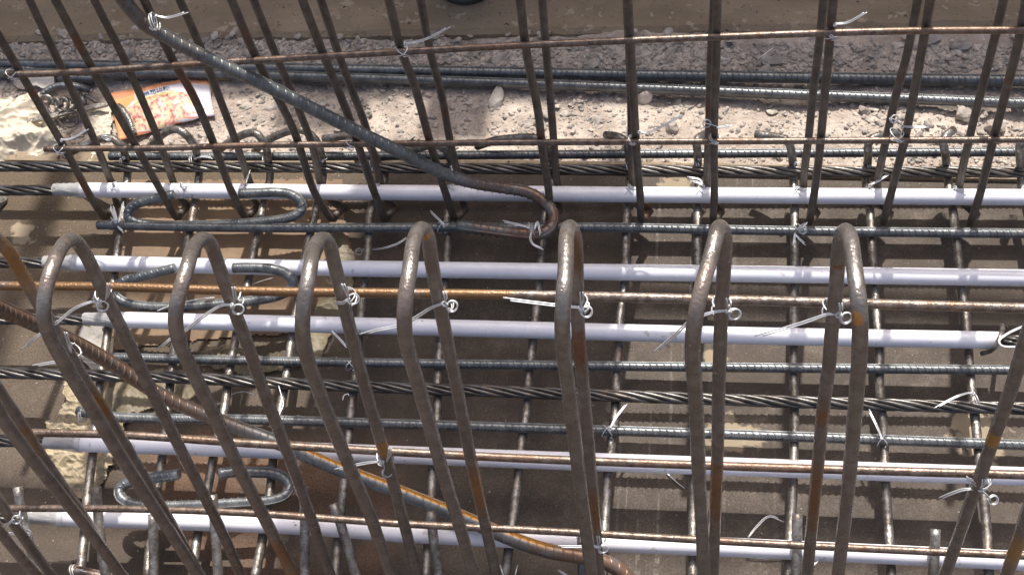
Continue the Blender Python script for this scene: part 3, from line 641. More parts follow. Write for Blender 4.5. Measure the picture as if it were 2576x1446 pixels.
# partly visible hairpins at the edges
hairpin([(-90, 830), (-60, 915), (0, 1041), (68, 1136), (150, 1240), (220, 1328), (298, 1435)], [(20, 630), (51, 683), (100, 768), (150, 850), (217, 962), (280, 1062), (330, 1145), (375, 1222), (430, 1315), (500, 1440)],
        'hairpin stirrup cut by the left edge, its yellow-stained far leg running to the bottom', [(-75, 640), (-42, 592), (-5, 604)])
hairpin([(-330, 780), (-290, 880), (-150, 1110), (0, 1334), (44, 1390), (101, 1455)], [(-180, 680), (-90, 840), (0, 985), (44, 1050), (95, 1132), (152, 1214), (203, 1288), (250, 1362), (300, 1446)],
        'hairpin stirrup whose orange far leg crosses the lower left corner region', [(-300, 640), (-262, 590), (-220, 610)])
bar('hairpin_stirrup', [PY(-60, 1172, .55), PY(0, 1262, .545), PY(60, 1352, .535), PY(129, 1446, .53), PY(170, 1500, .525)], .0059, HAIR, 'stirrup leg in the bottom left corner beside the tied stub', 'stirrup', 'hairpin stirrups in the front row')
hairpin([(2700, 905), (2680, 990), (2640, 1120), (2573, 1326), (2552, 1390), (2532, 1446)], [(2690, 560), (2640, 690), (2576, 866), (2549, 960), (2509, 1075), (2468, 1190), (2427, 1303), (2377, 1446)],
        'hairpin stirrup leaning in from the right edge, its far leg bound to the lower rod', [(2715, 640), (2725, 560), (2705, 545)])

# rods tied behind the front hairpins
lowrods = [
 ([(-60, 718), (0, 719), (300, 722), (631, 732), (1263, 741), (1866, 755), (2640, 777)], lambda x, y: .612, .0042, RODO, 'orange rusty rod tied behind the legs of the front hairpins'),
 ([(34, 1087), (300, 1093), (631, 1115), (1263, 1150), (1866, 1173), (2640, 1196)], lambda x, y: interp(y, [1087, 1200], [.573, .566]), .0042, ROD, 'rusty rod lying along the fourth white pipe, behind the hairpin legs'),
 ([(10, 1278), (300, 1279), (631, 1290), (1000, 1316), (1342, 1333), (1973, 1369), (2640, 1400)], lambda x, y: interp(y, [1278, 1400], [.556, .547]), .0040, ROD, 'rusty rod tied to the upright stubs, nearest the bottom of the picture'),
]
for pts, fy, r, m, lab in lowrods:
    bar('rusty_rod', [PY(x, y, fy(x, y)) for x, y in pts], r, m, lab, 'steel bar', 'thin rods tied to the front hairpins', rib=RBS, step=.012)

# stubs
stubs = [([(44, 1224), (55, 1290), (68, 1349), (103, 1446)], 'wired upright stub in the lower left corner, tied twice'),
 ([(242, 1224), (247, 1295), (256, 1380), (266, 1446)], 'upright stub standing beside the crumpled film'),
 ([(385, 1292), (386, 1350), (387, 1446)], 'upright stub right of the leftmost cross bars, its top behind a hairpin leg'),
 ([(534, 1244), (541, 1329), (549, 1446)], 'upright stub behind the second hairpin leg over the lowest tie bar'),
 ([(765, 1225), (767, 1329), (767, 1446)], 'straight upright stub below the right bend of the lowest tie bar'),
 ([(838, 1266), (861, 1329), (895, 1446)], 'upright stub with a clean cut top, left of the fourth cross bar'),
 ([(1083, 1285), (1090, 1350), (1103, 1446)], 'upright stub below the thick orange-sided bar'),
 ([(1464, 1350), (1465, 1400), (1466, 1446)], 'short upright stub hidden behind the middle hairpin'),
 ([(2006, 1291), (2005, 1360), (2003, 1446)], 'upright stub with a pale cut top left of the rightmost complete hairpin'),
 ([(2353, 1330), (2351, 1385), (2348, 1446)], 'upright stub with a pale cut top, between the right hairpins')]
for pts, lab in stubs:
    P = [PZ(x, y, interp(y, [1220, 1310, 1380, 1446], [.130, .108, .094, .076])) for x, y in pts]; d = P[-1] - P[-2]; d /= np.linalg.norm(d); e = P[-1] + d * max(0, (P[-1][2] - .02) / -d[2])
    bar('stub_bar', P + [lerp(P[-1], e, .5), e], .0059, GREY, lab, 'steel bar', 'upright stubs along the near side', step=.008)

# ------------------------------------------------------------------ films, papers and litter
def inside(x, y, poly):
    c = False; j = len(poly) - 1
    for i in range(len(poly)):
        xi, yi = poly[i]; xj, yj = poly[j]
        if (yi > y) != (yj > y) and x < (xj - xi) * (y - yi) / (yj - yi) + xi: c = not c
        j = i
    return c
def crumple(name, poly, z, amp, m, label, cat, cell=2.4, freq=14, edge=8, sm=False, seed=0, thick=None, base=None):
    xs = [p[0] for p in poly]; ys = [p[1] for p in poly]; b = MB(); idx = {}
    nx = int((max(xs) - min(xs) + 40) / cell); ny = int((max(ys) - min(ys) + 40) / cell); x0 = min(xs) - 20; y0 = min(ys) - 20
    def vert(i, j):
        if (i, j) not in idx:
            px, py = x0 + i * cell, y0 + j * cell; p = PZ(px, py, z); q = Vector((p[0], p[1] * 1.3, seed))
            r = 0
            for o, a in ((1, 1.), (2.1, .5), (4.3, .28), (9, .12)):
                r += a * (1 - abs(noise.noise(q * freq * o + Vector((o, 0, 0)))) * 3.2)
            h = amp * max(-.2, r * .55)
            gb = max(0, gz(p[0], p[1])) if base else 0
            b.v.append((p[0], p[1], z + h + gb)); idx[(i, j)] = len(b.v) - 1
        return idx[(i, j)]
    for j in range(ny):
        for i in range(nx):
            px, py = x0 + (i + .5) * cell, y0 + (j + .5) * cell
            jx = edge * noise.noise(Vector((px * .06, py * .06, seed + 3))) + edge * .4 * noise.noise(Vector((px * .2, py * .2, seed))); jy = edge * noise.noise(Vector((px * .06, py * .06, seed + 9)))
            if inside(px + jx, py + jy, poly): b.f.append((vert(i, j), vert(i, j + 1), vert(i + 1, j + 1), vert(i + 1, j)))
    o = b.build(name, m, sm=sm)
    return tag(o, label, cat)
crumple('plastic_bag', [(-30, 245), (30, 238), (80, 236), (112, 252), (132, 300), (160, 345), (172, 372), (150, 385), (160, 402), (60, 408), (-30, 406)], .006, .030, FILM,
        'crumpled yellowish plastic bag lying on the rubble at the far left', 'plastic bag', freq=8, cell=1.4, edge=14, seed=2, sm=True)
crumple('plastic_bag', [(175, 375), (255, 372), (300, 385), (285, 404), (180, 404)], .002, .007, FILM, 'small crumpled scrap of yellowish film below the left end of the middle rod', 'plastic scrap', freq=20, cell=2, edge=6, seed=5)
crumple('paper_scrap', [(240, 275), (275, 262), (283, 300), (280, 345), (235, 350), (215, 310)], .003, .006, FILM, 'crumpled beige film scrap between the scrap bars and the orange packet', 'plastic scrap', freq=24, cell=2, edge=6, seed=6)
crumple('paper_cup', [(48, 150), (92, 160), (99, 182), (138, 196), (140, 216), (112, 226), (84, 220), (62, 190)], .010, .010, M('grubby_white_card', (.60, .56, .50), .8, 0, (.42, .39, .34), 40), 'crushed white paper cup under the left end of the top rod', 'paper cup', freq=9, cell=2, edge=4, seed=8)
crumple('paper_sack', [(318, 452), (500, 455), (862, 452), (866, 560), (884, 620), (893, 655), (880, 720), (850, 800), (805, 890), (745, 838), (600, 846), (470, 856), (380, 868), (290, 880), (282, 760), (298, 600)], .003, .0014, PAPER,
        'flattened brown paper sack lying on the plate under the cross bars at left', 'paper sack', freq=8, cell=4, edge=7, sm=True, seed=1)
crumple('plastic_film', [(835, 585), (868, 600), (893, 650), (888, 720), (842, 820), (806, 902), (730, 925), (742, 872), (790, 790), (826, 700)], .006, .004, FILM2, 'olive plastic film folded along the right edge of the paper sack', 'plastic film', freq=16, cell=2.4, edge=5, sm=True, seed=3)
crumple('plastic_film', [(470, 905), (520, 875), (580, 868), (660, 898), (716, 930), (640, 945), (560, 930)], .004, .005, FILM2, 'crinkled olive film between the paper sack and the near strand', 'plastic film', freq=18, cell=2.4, edge=7, seed=4)
crumple('plastic_film', [(300, 962), (400, 930), (470, 935), (500, 985), (470, 1012), (400, 1020), (345, 1040), (285, 1050), (232, 1010)], .004, .005, FILM2, 'olive plastic film under the rusty part of the lower thick bar', 'plastic film', freq=13, cell=2.4, edge=7, sm=True, seed=11)
crumple('plastic_film', [(164, 962), (235, 958), (262, 1010), (330, 1050), (308, 1090), (283, 1140), (286, 1165), (262, 1215), (222, 1253), (180, 1252), (135, 1214), (118, 1174), (118, 1068), (146, 1042), (168, 1012)], .004, .010, FILM3,
        'crinkled yellow plastic film in sun glints around the leftmost cross bar', 'plastic film', freq=17, cell=2.0, edge=9, seed=12)
crumple('torn_paper', [(192, 846), (207, 820), (259, 816), (262, 880), (256, 940), (228, 930), (205, 900)], .004, .003, GPAPER, 'torn grey paper beside the leftmost cross bar above the near strand', 'paper', freq=20, cell=2.0, edge=5, seed=13)

# food packet with its print
TLc, TRc, BRc, BLc = [np.array(p, float) for p in ((274, 234), (520, 189), (541, 288), (298, 352))]
def pk(u, v, up=0.):      # u along the length, v from bottom to top
    q = lerp(lerp(BLc, BRc, u), lerp(TLc, TRc, u), v)
    bul = .010 * math.sin(math.pi * min(max(u, 0), 1)) * math.sin(math.pi * min(max(v, 0), 1)) ** .6 + .003 * noise.noise(Vector((u * 5, v * 3, 1))) + .0018 * noise.noise(Vector((u * 14, v * 9, 1)))
    sag = .4 * (v < 0)
    p = PZ(q[0] + 3 * noise.noise(Vector((u * 6, v * 2, 4))), q[1] + 5 * math.sin(u * 7) * .35, .009); return np.array([p[0], p[1], .009 + bul + up])
PKM = bpy.data.materials.new('packet_print'); PKM.use_nodes = True; t = PKM.node_tree; N = t.nodes; L = t.links; pb = N['Principled BSDF']; pb.inputs['Roughness'].default_value = .35
uv = N.new('ShaderNodeUVMap'); sx = N.new('ShaderNodeSeparateXYZ'); L.new(uv.outputs[0], sx.inputs[0]); U_, V_ = sx.outputs[0], sx.outputs[1]
def nzp(sc, stx=2.4):
    mp = N.new('ShaderNodeMapping'); mp.inputs['Scale'].default_value = (stx, 1, 1); L.new(uv.outputs[0], mp.inputs[0]); n = N.new('ShaderNodeTexNoise'); n.inputs['Scale'].default_value = sc; n.inputs['Detail'].default_value = 4; L.new(mp.outputs[0], n.inputs['Vector']); return n.outputs['Fac']
def mth(op, a, b2):
    k = N.new('ShaderNodeMath'); k.operation = op
    for i, q in ((0, a), (1, b2)):
        if isinstance(q, (int, float)): k.inputs[i].default_value = q
        else: L.new(q, k.inputs[i])
    return k.outputs[0]
def mx(f, a, c2):
    x = N.new('ShaderNodeMix'); x.data_type = 'RGBA'; L.new(f, x.inputs[0])
    for k, v in ((6, a), (7, c2)):
        if isinstance(v, tuple): x.inputs[k].default_value = (*v, 1)
        else: L.new(v, x.inputs[k])
    return x.outputs[2]
def ell(cx, cy, rx, ry, soft=.06):
    d = mth('ADD', mth('POWER', mth('ABSOLUTE', mth('DIVIDE', mth('SUBTRACT', U_, cx), rx), 0), 2.), mth('POWER', mth('ABSOLUTE', mth('DIVIDE', mth('SUBTRACT', V_, cy), ry), 0), 2.))
    r = N.new('ShaderNodeMapRange'); r.inputs['From Min'].default_value = 1 + soft; r.inputs['From Max'].default_value = 1 - soft; L.new(d, r.inputs['Value']); return r.outputs[0]
def band(sock, a, b2): return mth('MULTIPLY', mth('GREATER_THAN', sock, a), mth('LESS_THAN', sock, b2))
cr = N.new('ShaderNodeValToRGB'); L.new(nzp(11), cr.inputs[0]); e_ = cr.color_ramp.elements; e_[0].position = .32; e_[0].color = (.30, .07, .05, 1); e_[1].position = .68; e_[1].color = (.66, .50, .40, 1)
q = e_.new(.45); q.color = (.56, .27, .22, 1); q = e_.new(.54); q.color = (.64, .48, .34, 1); q = e_.new(.61); q.color = (.48, .52, .22, 1)
c = mx(mth('GREATER_THAN', V_, .84), (.72, .32, .13), (.52, .23, .12))
c = mx(ell(.66, .36, .56, .50), c, (.60, .56, .60))
c = mx(mth('MULTIPLY', mth('LESS_THAN', V_, .22), mth('GREATER_THAN', mth('SINE', mth('MULTIPLY', mth('ADD', V_, mth('MULTIPLY', U_, .3)), 75.), 0), .55)), c, (.70, .25, .16))
c = mx(ell(.47, .34, .42, .33), c, cr.outputs[0])
c = mx(band(V_, .70, .86), c, mx(band(U_, .25, .62), c, (.42, .40, .42)))
L.new(c, pb.inputs['Base Color'])
pke = empty('food_packet', pk(.5, 0)); tag(pke, 'orange and white instant food packet with Chinese lettering lying on the rubble', 'food packet')
b = MB(); nu, nv = 40, 16; uvs = []
for side in (0, 1):
    for j in range(nv + 1):
        for i in range(nu + 1):
            u, v = i / nu, j / nv; p = pk(u, v); edge = min(u, 1 - u, v, 1 - v)
            if side: p = p - np.array([0, 0, min(.006, edge * .1) + .0006])
            b.v.append(tuple(p)); uvs.append((u, v))
n1 = (nu + 1) * (nv + 1)
for j in range(nv):
    for i in range(nu):
        a = j * (nu + 1) + i; b.f.append((a, a + 1, a + nu + 2, a + nu + 1)); b.f.append((n1 + a, n1 + a + nu + 1, n1 + a + nu + 2, n1 + a + 1))
rim = [i for i in range(nu)] + [nu + j * (nu + 1) for j in range(nv)] + [nv * (nu + 1) + i for i in range(nu, 0, -1)] + [j * (nu + 1) for j in range(nv, 0, -1)]
for k in range(len(rim)): a, c2 = rim[k], rim[(k + 1) % len(rim)]; b.f.append((c2, a, a + n1, c2 + n1))
po = b.build('sachet', PKM, pke); ul = po.data.uv_layers.new(name='UVMap')
for lp in po.data.loops: ul.data[lp.index].uv = uvs[lp.vertex_index]
def print_text(txt, u0, u1, v0, v1, m, name, lift=.0009, bold=0.):
    cu = bpy.data.curves.new('t', 'FONT'); cu.body = txt; cu.size = 1; cu.offset = bold; ob = bpy.data.objects.new('t', cu); COL.objects.link(ob)
    dg = bpy.context.evaluated_depsgraph_get(); me = bpy.data.meshes.new_from_object(ob.evaluated_get(dg)); bpy.data.objects.remove(ob)
    if not len(me.vertices): return
    X = [v.co.x for v in me.vertices]; Y = [v.co.y for v in me.vertices]; x0, x1, y0, y1 = min(X), max(X), min(Y), max(Y)
    for v in me.vertices:
        p = pk(lerp(u0, u1, (v.co.x - x0) / (x1 - x0)), lerp(v0, v1, (v.co.y - y0) / (y1 - y0)), lift) - np.array(pke.location); v.co = tuple(p)
    me.materials.append(m); o = bpy.data.objects.new(name, me); COL.objects.link(o); o.parent = pke
NAVY = M('navy_print', (.05, .06, .14), .5); YEL = M('yellow_print', (.75, .62, .22), .5); WHP = M('white_print', (.80, .80, .84), .5)
print_text('米而比较', .335, .615, .715, .85, WHP, 'lettering', .0006, .05)
print_text('米而比较', .34, .61, .72, .845, NAVY, 'lettering', .0012, .02)
print_text('回味肉丝面', .26, .66, .60, .70, YEL, 'lettering', .0008, .03)

# scrap bars and coils near the packet
bar('scrap_bar', [PZ(x, y, z) for x, y, z in ((101, 252, .006), (106, 240, .010), (115, 231, .014), (134, 220, .018), (157, 216, .02), (185, 217, .018), (208, 222, .014), (226, 228, .008))], .0048, BLUE, 'short curved ribbed bar offcut arching over the coil of scrap', 'steel bar', rib=dict(pitch=.007, h=.0012, w=.0012), step=.004)
bar('scrap_bar', [PZ(x, y, z) for x, y, z in ((296, 268, .022), (308, 276, .024), (318, 290, .024), (327, 306, .022), (333, 324, .018), (337, 342, .012))], .0048, GREY, 'bent ribbed offcut lying across the left side of the orange packet', 'steel bar', rib=dict(pitch=.006, h=.0013, w=.0012), step=.004)
b = MB(); pa, pb_ = PZ(71, 309, .010), PZ(272, 264, .014); dd = pb_ - pa; dd /= np.linalg.norm(dd); nn = np.array([-dd[1], dd[0], 0]) * .0045
k = 0
for p in (pa, lerp(pa, pb_, .5) + np.array([0, 0, .001]), pb_):
    b.v += [tuple(p + nn), tuple(p - nn), tuple(p - nn + np.array([0, 0, .004])), tuple(p + nn + np.array([0, 0, .004]))]
for i in (0, 4):
    for j in range(4): b.f.append((i + j, i + (j + 1) % 4, i + 4 + (j + 1) % 4, i + 4 + j))
b.f += [(3, 2, 1, 0), (8, 9, 10, 11)]
tag(b.build('flat_bar', GREY, sm=False), 'grey flat steel strip lying across the scrap left of the orange packet', 'steel strip')
def coil(cx, cy, z, r, n, pitch, wr, m, label, seed=0):
    c0 = PZ(cx, cy, z); P = []
    for i in range(int(n * 20)):
        a = i / 20 * 2 * math.pi; rr = r * (1 + .12 * math.sin(i * .21 + seed)); P.append(c0 + np.array([math.cos(a) * rr * .9 + pitch * i / 20, math.sin(a) * rr * .55 * 1.2, .008 + math.sin(a) * rr * .5 + .002 * math.sin(i * .37 + seed)]))
    b = MB().tube(P, wr, 7); return tag(b.build('wire_coil', m), label, 'wire coil')
coil(118, 274, .012, .015, 3.2, .012, .0028, GREY, 'grey coil of thick wire inside the scrap left of the packet')
coil(168, 272, .012, .014, 1.6, .006, .0030, DARKB, 'dark ring of bent bar at the right of the coil of scrap', 2)
coil(170, 305, .004, .016, 1.3, .004, .0014, DARKB, 'thin dark wire ring below the flat steel strip', 4)
bar('scrap_bar', [PZ(200, 230, .012), PZ(206, 246, .012), PZ(213, 264, .010)], .0035, GREY, 'small upright-looking stub end in the scrap, right of the coil', 'steel bar')
bar('scrap_bar', [PZ(214, 240, .012), PZ(232, 250, .012), PZ(248, 261, .010)], .0030, GREY, 'small slanting stub in the scrap, nearest the orange packet', 'steel bar')
bar('twig', [PZ(84, 160, .024), PZ(100, 148, .03), PZ(118, 139, .03), PZ(132, 143, .022)], .0008, M('dry_straw', (.45, .38, .25), .8), 'thin dry stalk sticking up from the crushed paper cup', 'twig', n=6)
stone(-4, 512, .016, .022, .016, STONEG, 'dark lump on the plate at the left edge of the picture', z=.0)

# round vessel standing on the concrete strip, cut by the top edge
pc = PZ(1166, 15, .016) + np.array([0, .052, 0]); ve = empty('steel_bucket', pc); tag(ve, 'round dark bucket base standing on the concrete strip, cut by the top edge', 'bucket')
BK = M('dark_bucket', (.10, .11, .10), .35, .4, (.06, .065, .06), 40)
def lathe(prof, n=48):
    b = MB()
    for (r, z) in prof:
        for k in range(n): b.v.append((pc[0] + r * math.cos(2 * math.pi * k / n), pc[1] + r * math.sin(2 * math.pi * k / n), pc[2] + z))
    for i in range(len(prof) - 1):
        for k in range(n): a = i * n + k; c2 = i * n + (k + 1) % n; b.f.append((a, c2, c2 + n, a + n))
    return b
lathe([(0.001, .003), (.044, .003), (.046, 0), (.050, 0), (.052, .004), (.052, .010), (.049, .012), (.050, .020), (.054, .024), (.055, .03), (.052, .034), (.056, .10), (.062, .16), (.060, .16), (.053, .10), (.046, .008), (.001, .006)]).build('shell', BK, ve)
lathe([(.0625, .156), (.0655, .158), (.0655, .164), (.0600, .165), (.0600, .161)]).build('rim', BK, ve)

# ------------------------------------------------------------------ tie wires
WR = .00070
def wire(b, pts, dbl=True, r=WR, off=.0017, cut=.93):
    P = smooth(pts, .003)
    if not dbl: b.tube(P, r, 6); return
    T, U, V = frames(P, (0, -.55, .83)); n = len(P); A, B = [], []
    for i in range(n):
        f = min(1, i / (n * .25 + 1)); s_ = V[i] * off * (.55 + .45 * f); A.append(P[i] + s_ * .5); B.append(P[i] - s_ * .5)
    b.tube(A, r, 6); b.tube(B[:max(2, int(n * cut))], r, 6)
def loop(b, c, nrm, a, turns=2, jit=.0018, seed=0, ry=1.0, r=WR):
    nrm = np.array(nrm, float); nrm /= np.linalg.norm(nrm); u = np.cross(nrm, (0.3, .2, 1)); u /= np.linalg.norm(u); v = np.cross(nrm, u); P = []
    n = int(22 * turns)
    for i in range(n + 1):
        q = i / 22 * 2 * math.pi; rr = a * (1 + .06 * math.sin(q * 1.7 + seed)); P.append(np.array(c) + (u * math.cos(q) + v * math.sin(q) * ry) * rr + nrm * (jit * (i / n - .5) * turns * 1.2))
    b.tube(P, r, 6)
def tie(c, dep, kind, tails, label, ring=None, Rl=.0105, tdep=None, knot=True, grp=None, rr=.0048, bars=True):
    Rl *= .8
    def at(px, py, d):
        return PZ(px, py, d[1]) if d[0] == 'z' else PY(px, py, d[1])
    td = tdep or dep; b = MB(); cc = at(*c, dep)
    sd_ = random.uniform(0, 9)
    if bars:
        if kind == 'V':
            loop(b, cc, (random.uniform(.4, .65), random.uniform(0, .3), .8), Rl, random.choice((1.2, 1.6, 2.1)), seed=sd_, ry=random.uniform(.8, 1.1)); loop(b, cc, (-.45, random.uniform(-.1, .25), .85), Rl * .95, random.choice((.55, .8, 1.1)), seed=sd_ + 1)
        elif kind == 'M':
            loop(b, cc, (.75, .66, .1), Rl, 1.5, seed=sd_); loop(b, cc, (-.75, .66, .05), Rl, 1.1, seed=sd_ + 2)
        elif kind == 'X':
            loop(b, cc, (.96, .2, .15), Rl, 2.4, .0024, seed=sd_)
        elif kind == 'Y':
            loop(b, cc, (.12, .95, .2), Rl, 1.8, .002, seed=sd_)
    if tails:
        k0 = at(*tails[0][0], td)
        if knot:
            P = [k0 + np.array([math.cos(q * 1.1) * .0016, -.001 + math.sin(q * 1.1) * .0016, math.sin(q * .9 + sd_) * .0016]) for q in range(14)]; b.tube(P, WR, 6)
    for tl in tails:
        pts = [at(x, y, td) for x, y in tl]
        wire(b, pts)
    if ring:
        rc = at(*ring, td); loop(b, rc, (.25, -.75, .6), rr, 2.2, .0014, seed=sd_)
        if tails: b.tube(smooth([at(*tails[0][0], td), lerp(at(*tails[0][0], td), rc, .5) + np.array([0, -.001, .002]), rc + np.array([-.003, -.002, .003])], .002), WR, 6)
    o = b.build('tie_wire', WIRE)
    return tag(o, label, 'tie wire', grp or 'wire ties on the cage')
yr = lambda x: pipeY(x) - .038
def TY(x, d=0): return ('y', yr(x) + d)
tie((1012, 128), TY(1012), 'V', [[(1020, 110), (1050, 106), (1085, 93), (1132, 67)]], 'wire tie on the top rod with a long double tail pointing up right', tdep=TY(1012, -.012))
tie((2092, 86), TY(2092), 'V', [[(2101, 61), (2130, 58), (2155, 46), (2180, 30)]], 'wire tie on the top rod with a thick bright tail, near the right', tdep=TY(2092, -.012))
tie((386, 55), TY(386, -.012), 'X', [[(392, 40), (420, 45), (474, 30)]], 'wire tie binding the upper thick bar to an upright at the upper left', Rl=.0125)
tie((32, 188), TY(32), 'V', [], 'wire coils at the left end of the top rod', Rl=.010)
tie((150, 375), TY(150), 'V', [[(155, 352), (175, 350), (198, 340), (222, 324)]], 'wire tie at the left end of the middle rod, tail up right', Rl=.011)
tie((170, 392), ('y', yr(170) + .03), 'Y', [[(166, 372), (190, 374), (222, 360)]], 'wire coil round the leftmost hooked bar end', Rl=.0085, knot=False)
tie((268, 346), ('y', yr(268) + .07), 'Y', [], 'small wire loop round the leftmost hook below the orange packet', Rl=.0075)
tie((882, 360), TY(882), 'V', [], 'wire tie on the middle rod behind the upper thick bar', Rl=.0095)
tie((1592, 352), TY(1592), 'V', [[(1608, 332), (1628, 333), (1662, 320), (1716, 288)]], 'wire tie on the middle rod with a faint long tail over the sunlit rubble', Rl=.0095)
tie((1798, 348), TY(1798), 'V', [[(1806, 320), (1826, 318), (1843, 314)]], 'wire tie holding the end-on hooked bar to its upright', ring=(1778, 311), Rl=.0115)
tie((2256, 340), TY(2256), 'V', [[(2270, 318), (2300, 320), (2337, 319)]], 'wire tie holding the big cut bar end to the right upright', ring=(2250, 300), Rl=.0125)
SX = [(310, 414, 'first'), (484, 408, 'second'), (668, 408, 'third'), (806, 412, 'fourth'), (932, 418, 'fifth'), (1134, 412, 'sixth'), (1380, 416, 'seventh'), (1580, 424, 'eighth'), (1755, 420, 'ninth'), (1993, 420, 'tenth'), (2184, 422, 'eleventh'), (2388, 420, 'twelfth'), (2571, 424, 'last')]
extra = {484: [[(492, 398), (510, 394), (536, 398)]], 806: [[(812, 404), (822, 398)]], 932: [[(938, 425), (955, 412)]], 1134: [[(1136, 418), (1142, 436)]], 668: [[(672, 395), (680, 388)]], 310: [[(312, 396), (300, 385)]],
         1755: [[(1758, 398), (1748, 392)]], 1993: [[(2000, 410), (2016, 408)]]}
near_ = ['under the leftmost hook', 'under the packet', 'under the third hook', 'behind the paired uprights', 'behind the cut hook end', 'where the thick bar passes', 'behind the thick bar hook', 'with big hanging loops', 'by the end-on stirrup', 'left of the paired right uprights', 'by the orange-streaked upright', 'near the right edge', 'at the very right edge']
for (x, y, wd), nl in zip(SX, near_):
    tie((x, y), ('z', .066), 'X', extra.get(x, []), f'{wd} wire tie from left on the far bare strand, {nl}', Rl=.0125 if x == 1580 else .0105, tdep=('z', .082))
PX_ = [(283, 480, [[(285, 462), (292, 456)]], 'leftmost wire tie on the farthest white pipe'), (449, 482, [[(455, 462), (462, 470), (475, 458)]], 'wire tie on the farthest white pipe below the packet'),
       (624, 480, [[(618, 462), (622, 446), (628, 428)]], 'wire tie with a raised tail on the farthest white pipe, over the tie bar end'), (947, 484, [[(940, 466), (955, 460)]], 'wire tie on the farthest pipe near the paired uprights'),
       (1133, 484, [[(1130, 466), (1137, 474), (1150, 470)]], 'wire tie on the farthest pipe beside the thick bar'), (1583, 490, [[(1583, 466), (1592, 472), (1604, 470)]], 'wire tie on the farthest pipe right of the thick bar hook'),
       (1760, 490, [[(1770, 466), (1760, 452), (1728, 446)], [(1770, 467), (1752, 458), (1736, 458)]], 'wire tie with spread tails on the farthest pipe by the end-on stirrup'), (2003, 492, [[(2004, 470), (2014, 474), (2030, 478)]], 'wire tie on the farthest pipe left of the paired right uprights'),
       (2196, 492, [[(2188, 466), (2208, 456), (2234, 440)]], 'wire tie on the farthest pipe with a double tail pointing up right'), (2404, 494, [[(2402, 470), (2412, 478), (2432, 482)]], 'wire tie on the farthest pipe nearest the right edge')]
for x, y, tl, lb in PX_: tie((x, y), ('z', ZP), 'M', tl, lb, Rl=.0142, tdep=('z', ZP + .014))
tie((291, 563), ('z', .062), 'M', [[(292, 556), (284, 538), (277, 519)], [(295, 556), (290, 538), (284, 520)], [(298, 560), (307, 530), (309, 508)], [(296, 570), (305, 578), (312, 585)]], 'wire tie with four short tails at the left end of the second ribbed bar', tdep=('z', .082), Rl=.013)
tie((1113, 572), ('z', .064), 'M', [[(1118, 566), (1108, 556), (1082, 531)], [(1120, 566), (1130, 560)]], 'wire tie on the second ribbed bar left of the thick bar end', tdep=('z', .080), Rl=.011)
tie((1340, 582), ('z', .086), 'X', [[(1335, 575), (1318, 569), (1264, 556)], [(1338, 580), (1334, 600), (1342, 615), (1368, 627)], [(1334, 576), (1328, 560)], [(1344, 578), (1352, 558), (1356, 574), (1360, 592)]], 'big wire knot with four tails holding the rusty hook to the ribbed bar', tdep=('z', .102), Rl=.0135)
tie((2013, 578), ('z', .064), 'M', [[(2016, 576), (2024, 566), (2030, 558)], [(2000, 586), (1998, 602), (1997, 618)], [(1998, 588), (2012, 602), (2028, 616)]], 'tangled wire knot with spread tails on the second ribbed bar at right', ring=(2020, 579), tdep=('z', .082), Rl=.012)
tie((905, 628), ('z', .012), 'X', [[(909, 628), (960, 625), (1000, 613), (1031, 592)]], 'long thin wire with a curled end over the paper sack edge', ring=(903, 633), bars=False, tdep=('z', .03), grp='loose wires')
# ties on the middle rod of the front hairpins
FR = ('y', .603); FT = ('y', .583)
def ft(c, tails, label, ring, up, knotc, y=FR, ty=FT, Rl=.0115):
    o = tie(c, y, 'V', tails, label, ring=ring, Rl=Rl, tdep=ty, rr=.0046)
    b = MB(); a = PY(*up, ty[1] - .001); k = PY(*knotc, ty[1] - .003)
    b.tube(smooth([a, lerp(a, k, .5) + np.array([.0015, -.001, 0]), k], .003), WR, 6); a2 = a + np.array([-.0022, 0, 0]); b.tube(smooth([a2, lerp(a2, k, .5) + np.array([.0005, -.001, 0]), k], .003), WR, 6)
    m2 = o.data; loc = o.location; n0 = len(m2.vertices)
    vs = [tuple(v.co) for v in m2.vertices] + [tuple(np.array(p) - np.array(loc)) for p in b.v]; fs = [tuple(p.vertices) for p in m2.polygons] + [tuple(n0 + i for i in f) for f in b.f]
    me = bpy.data.meshes.new('tie_wire'); me.from_pydata(vs, [], fs); me.materials.append(WIRE); me.polygons.foreach_set('use_smooth', [True] * len(me.polygons)); o.data = me
    return o
ft((262, 745), [[(252, 757), (228, 760), (190, 775), (139, 815), (104, 838), (56, 880)], [(240, 756), (236, 750), (233, 744)]], 'hairpin tie with a long curved tail at the left, over the orange rod', (258, 770), (276, 713), (266, 755))
ft((588, 748), [[(584, 766), (560, 768), (510, 797), (464, 833), (430, 852), (396, 880)]], 'hairpin tie with straight double tail crossing the third white pipe', (599, 778), (590, 722), (590, 762))
ft((876, 748), [[(876, 752), (862, 762), (845, 762), (842, 758)]], 'hairpin tie on the third complete hairpin, its loop curled to the right', (889, 752), (866, 714), (876, 750))
ft((1118, 760), [[(1118, 762), (1090, 772), (1038, 803), (1000, 820), (950, 830), (905, 843)]], 'hairpin tie with round curl and a long bright tail over the third pipe', (1137, 770), (1121, 733), (1120, 758))
ft((1455, 762), [[(1460, 773), (1430, 771), (1350, 762), (1265, 751)]], 'hairpin tie with round curl, its straight double tail pointing left', (1476, 784), (1466, 735), (1460, 770))
ft((1815, 770), [[(1830, 781), (1800, 784), (1772, 792), (1740, 805), (1700, 840), (1645, 888)]], 'hairpin tie with a straight double tail falling to the lower left', (1848, 790), (1834, 750), (1832, 778))
ft((2092, 775), [[(2108, 790), (2084, 790), (2040, 805), (1980, 824), (1900, 847)]], 'hairpin tie on the rightmost complete hairpin with a long tail over the pipe', (2128, 800), (2118, 762), (2112, 786))
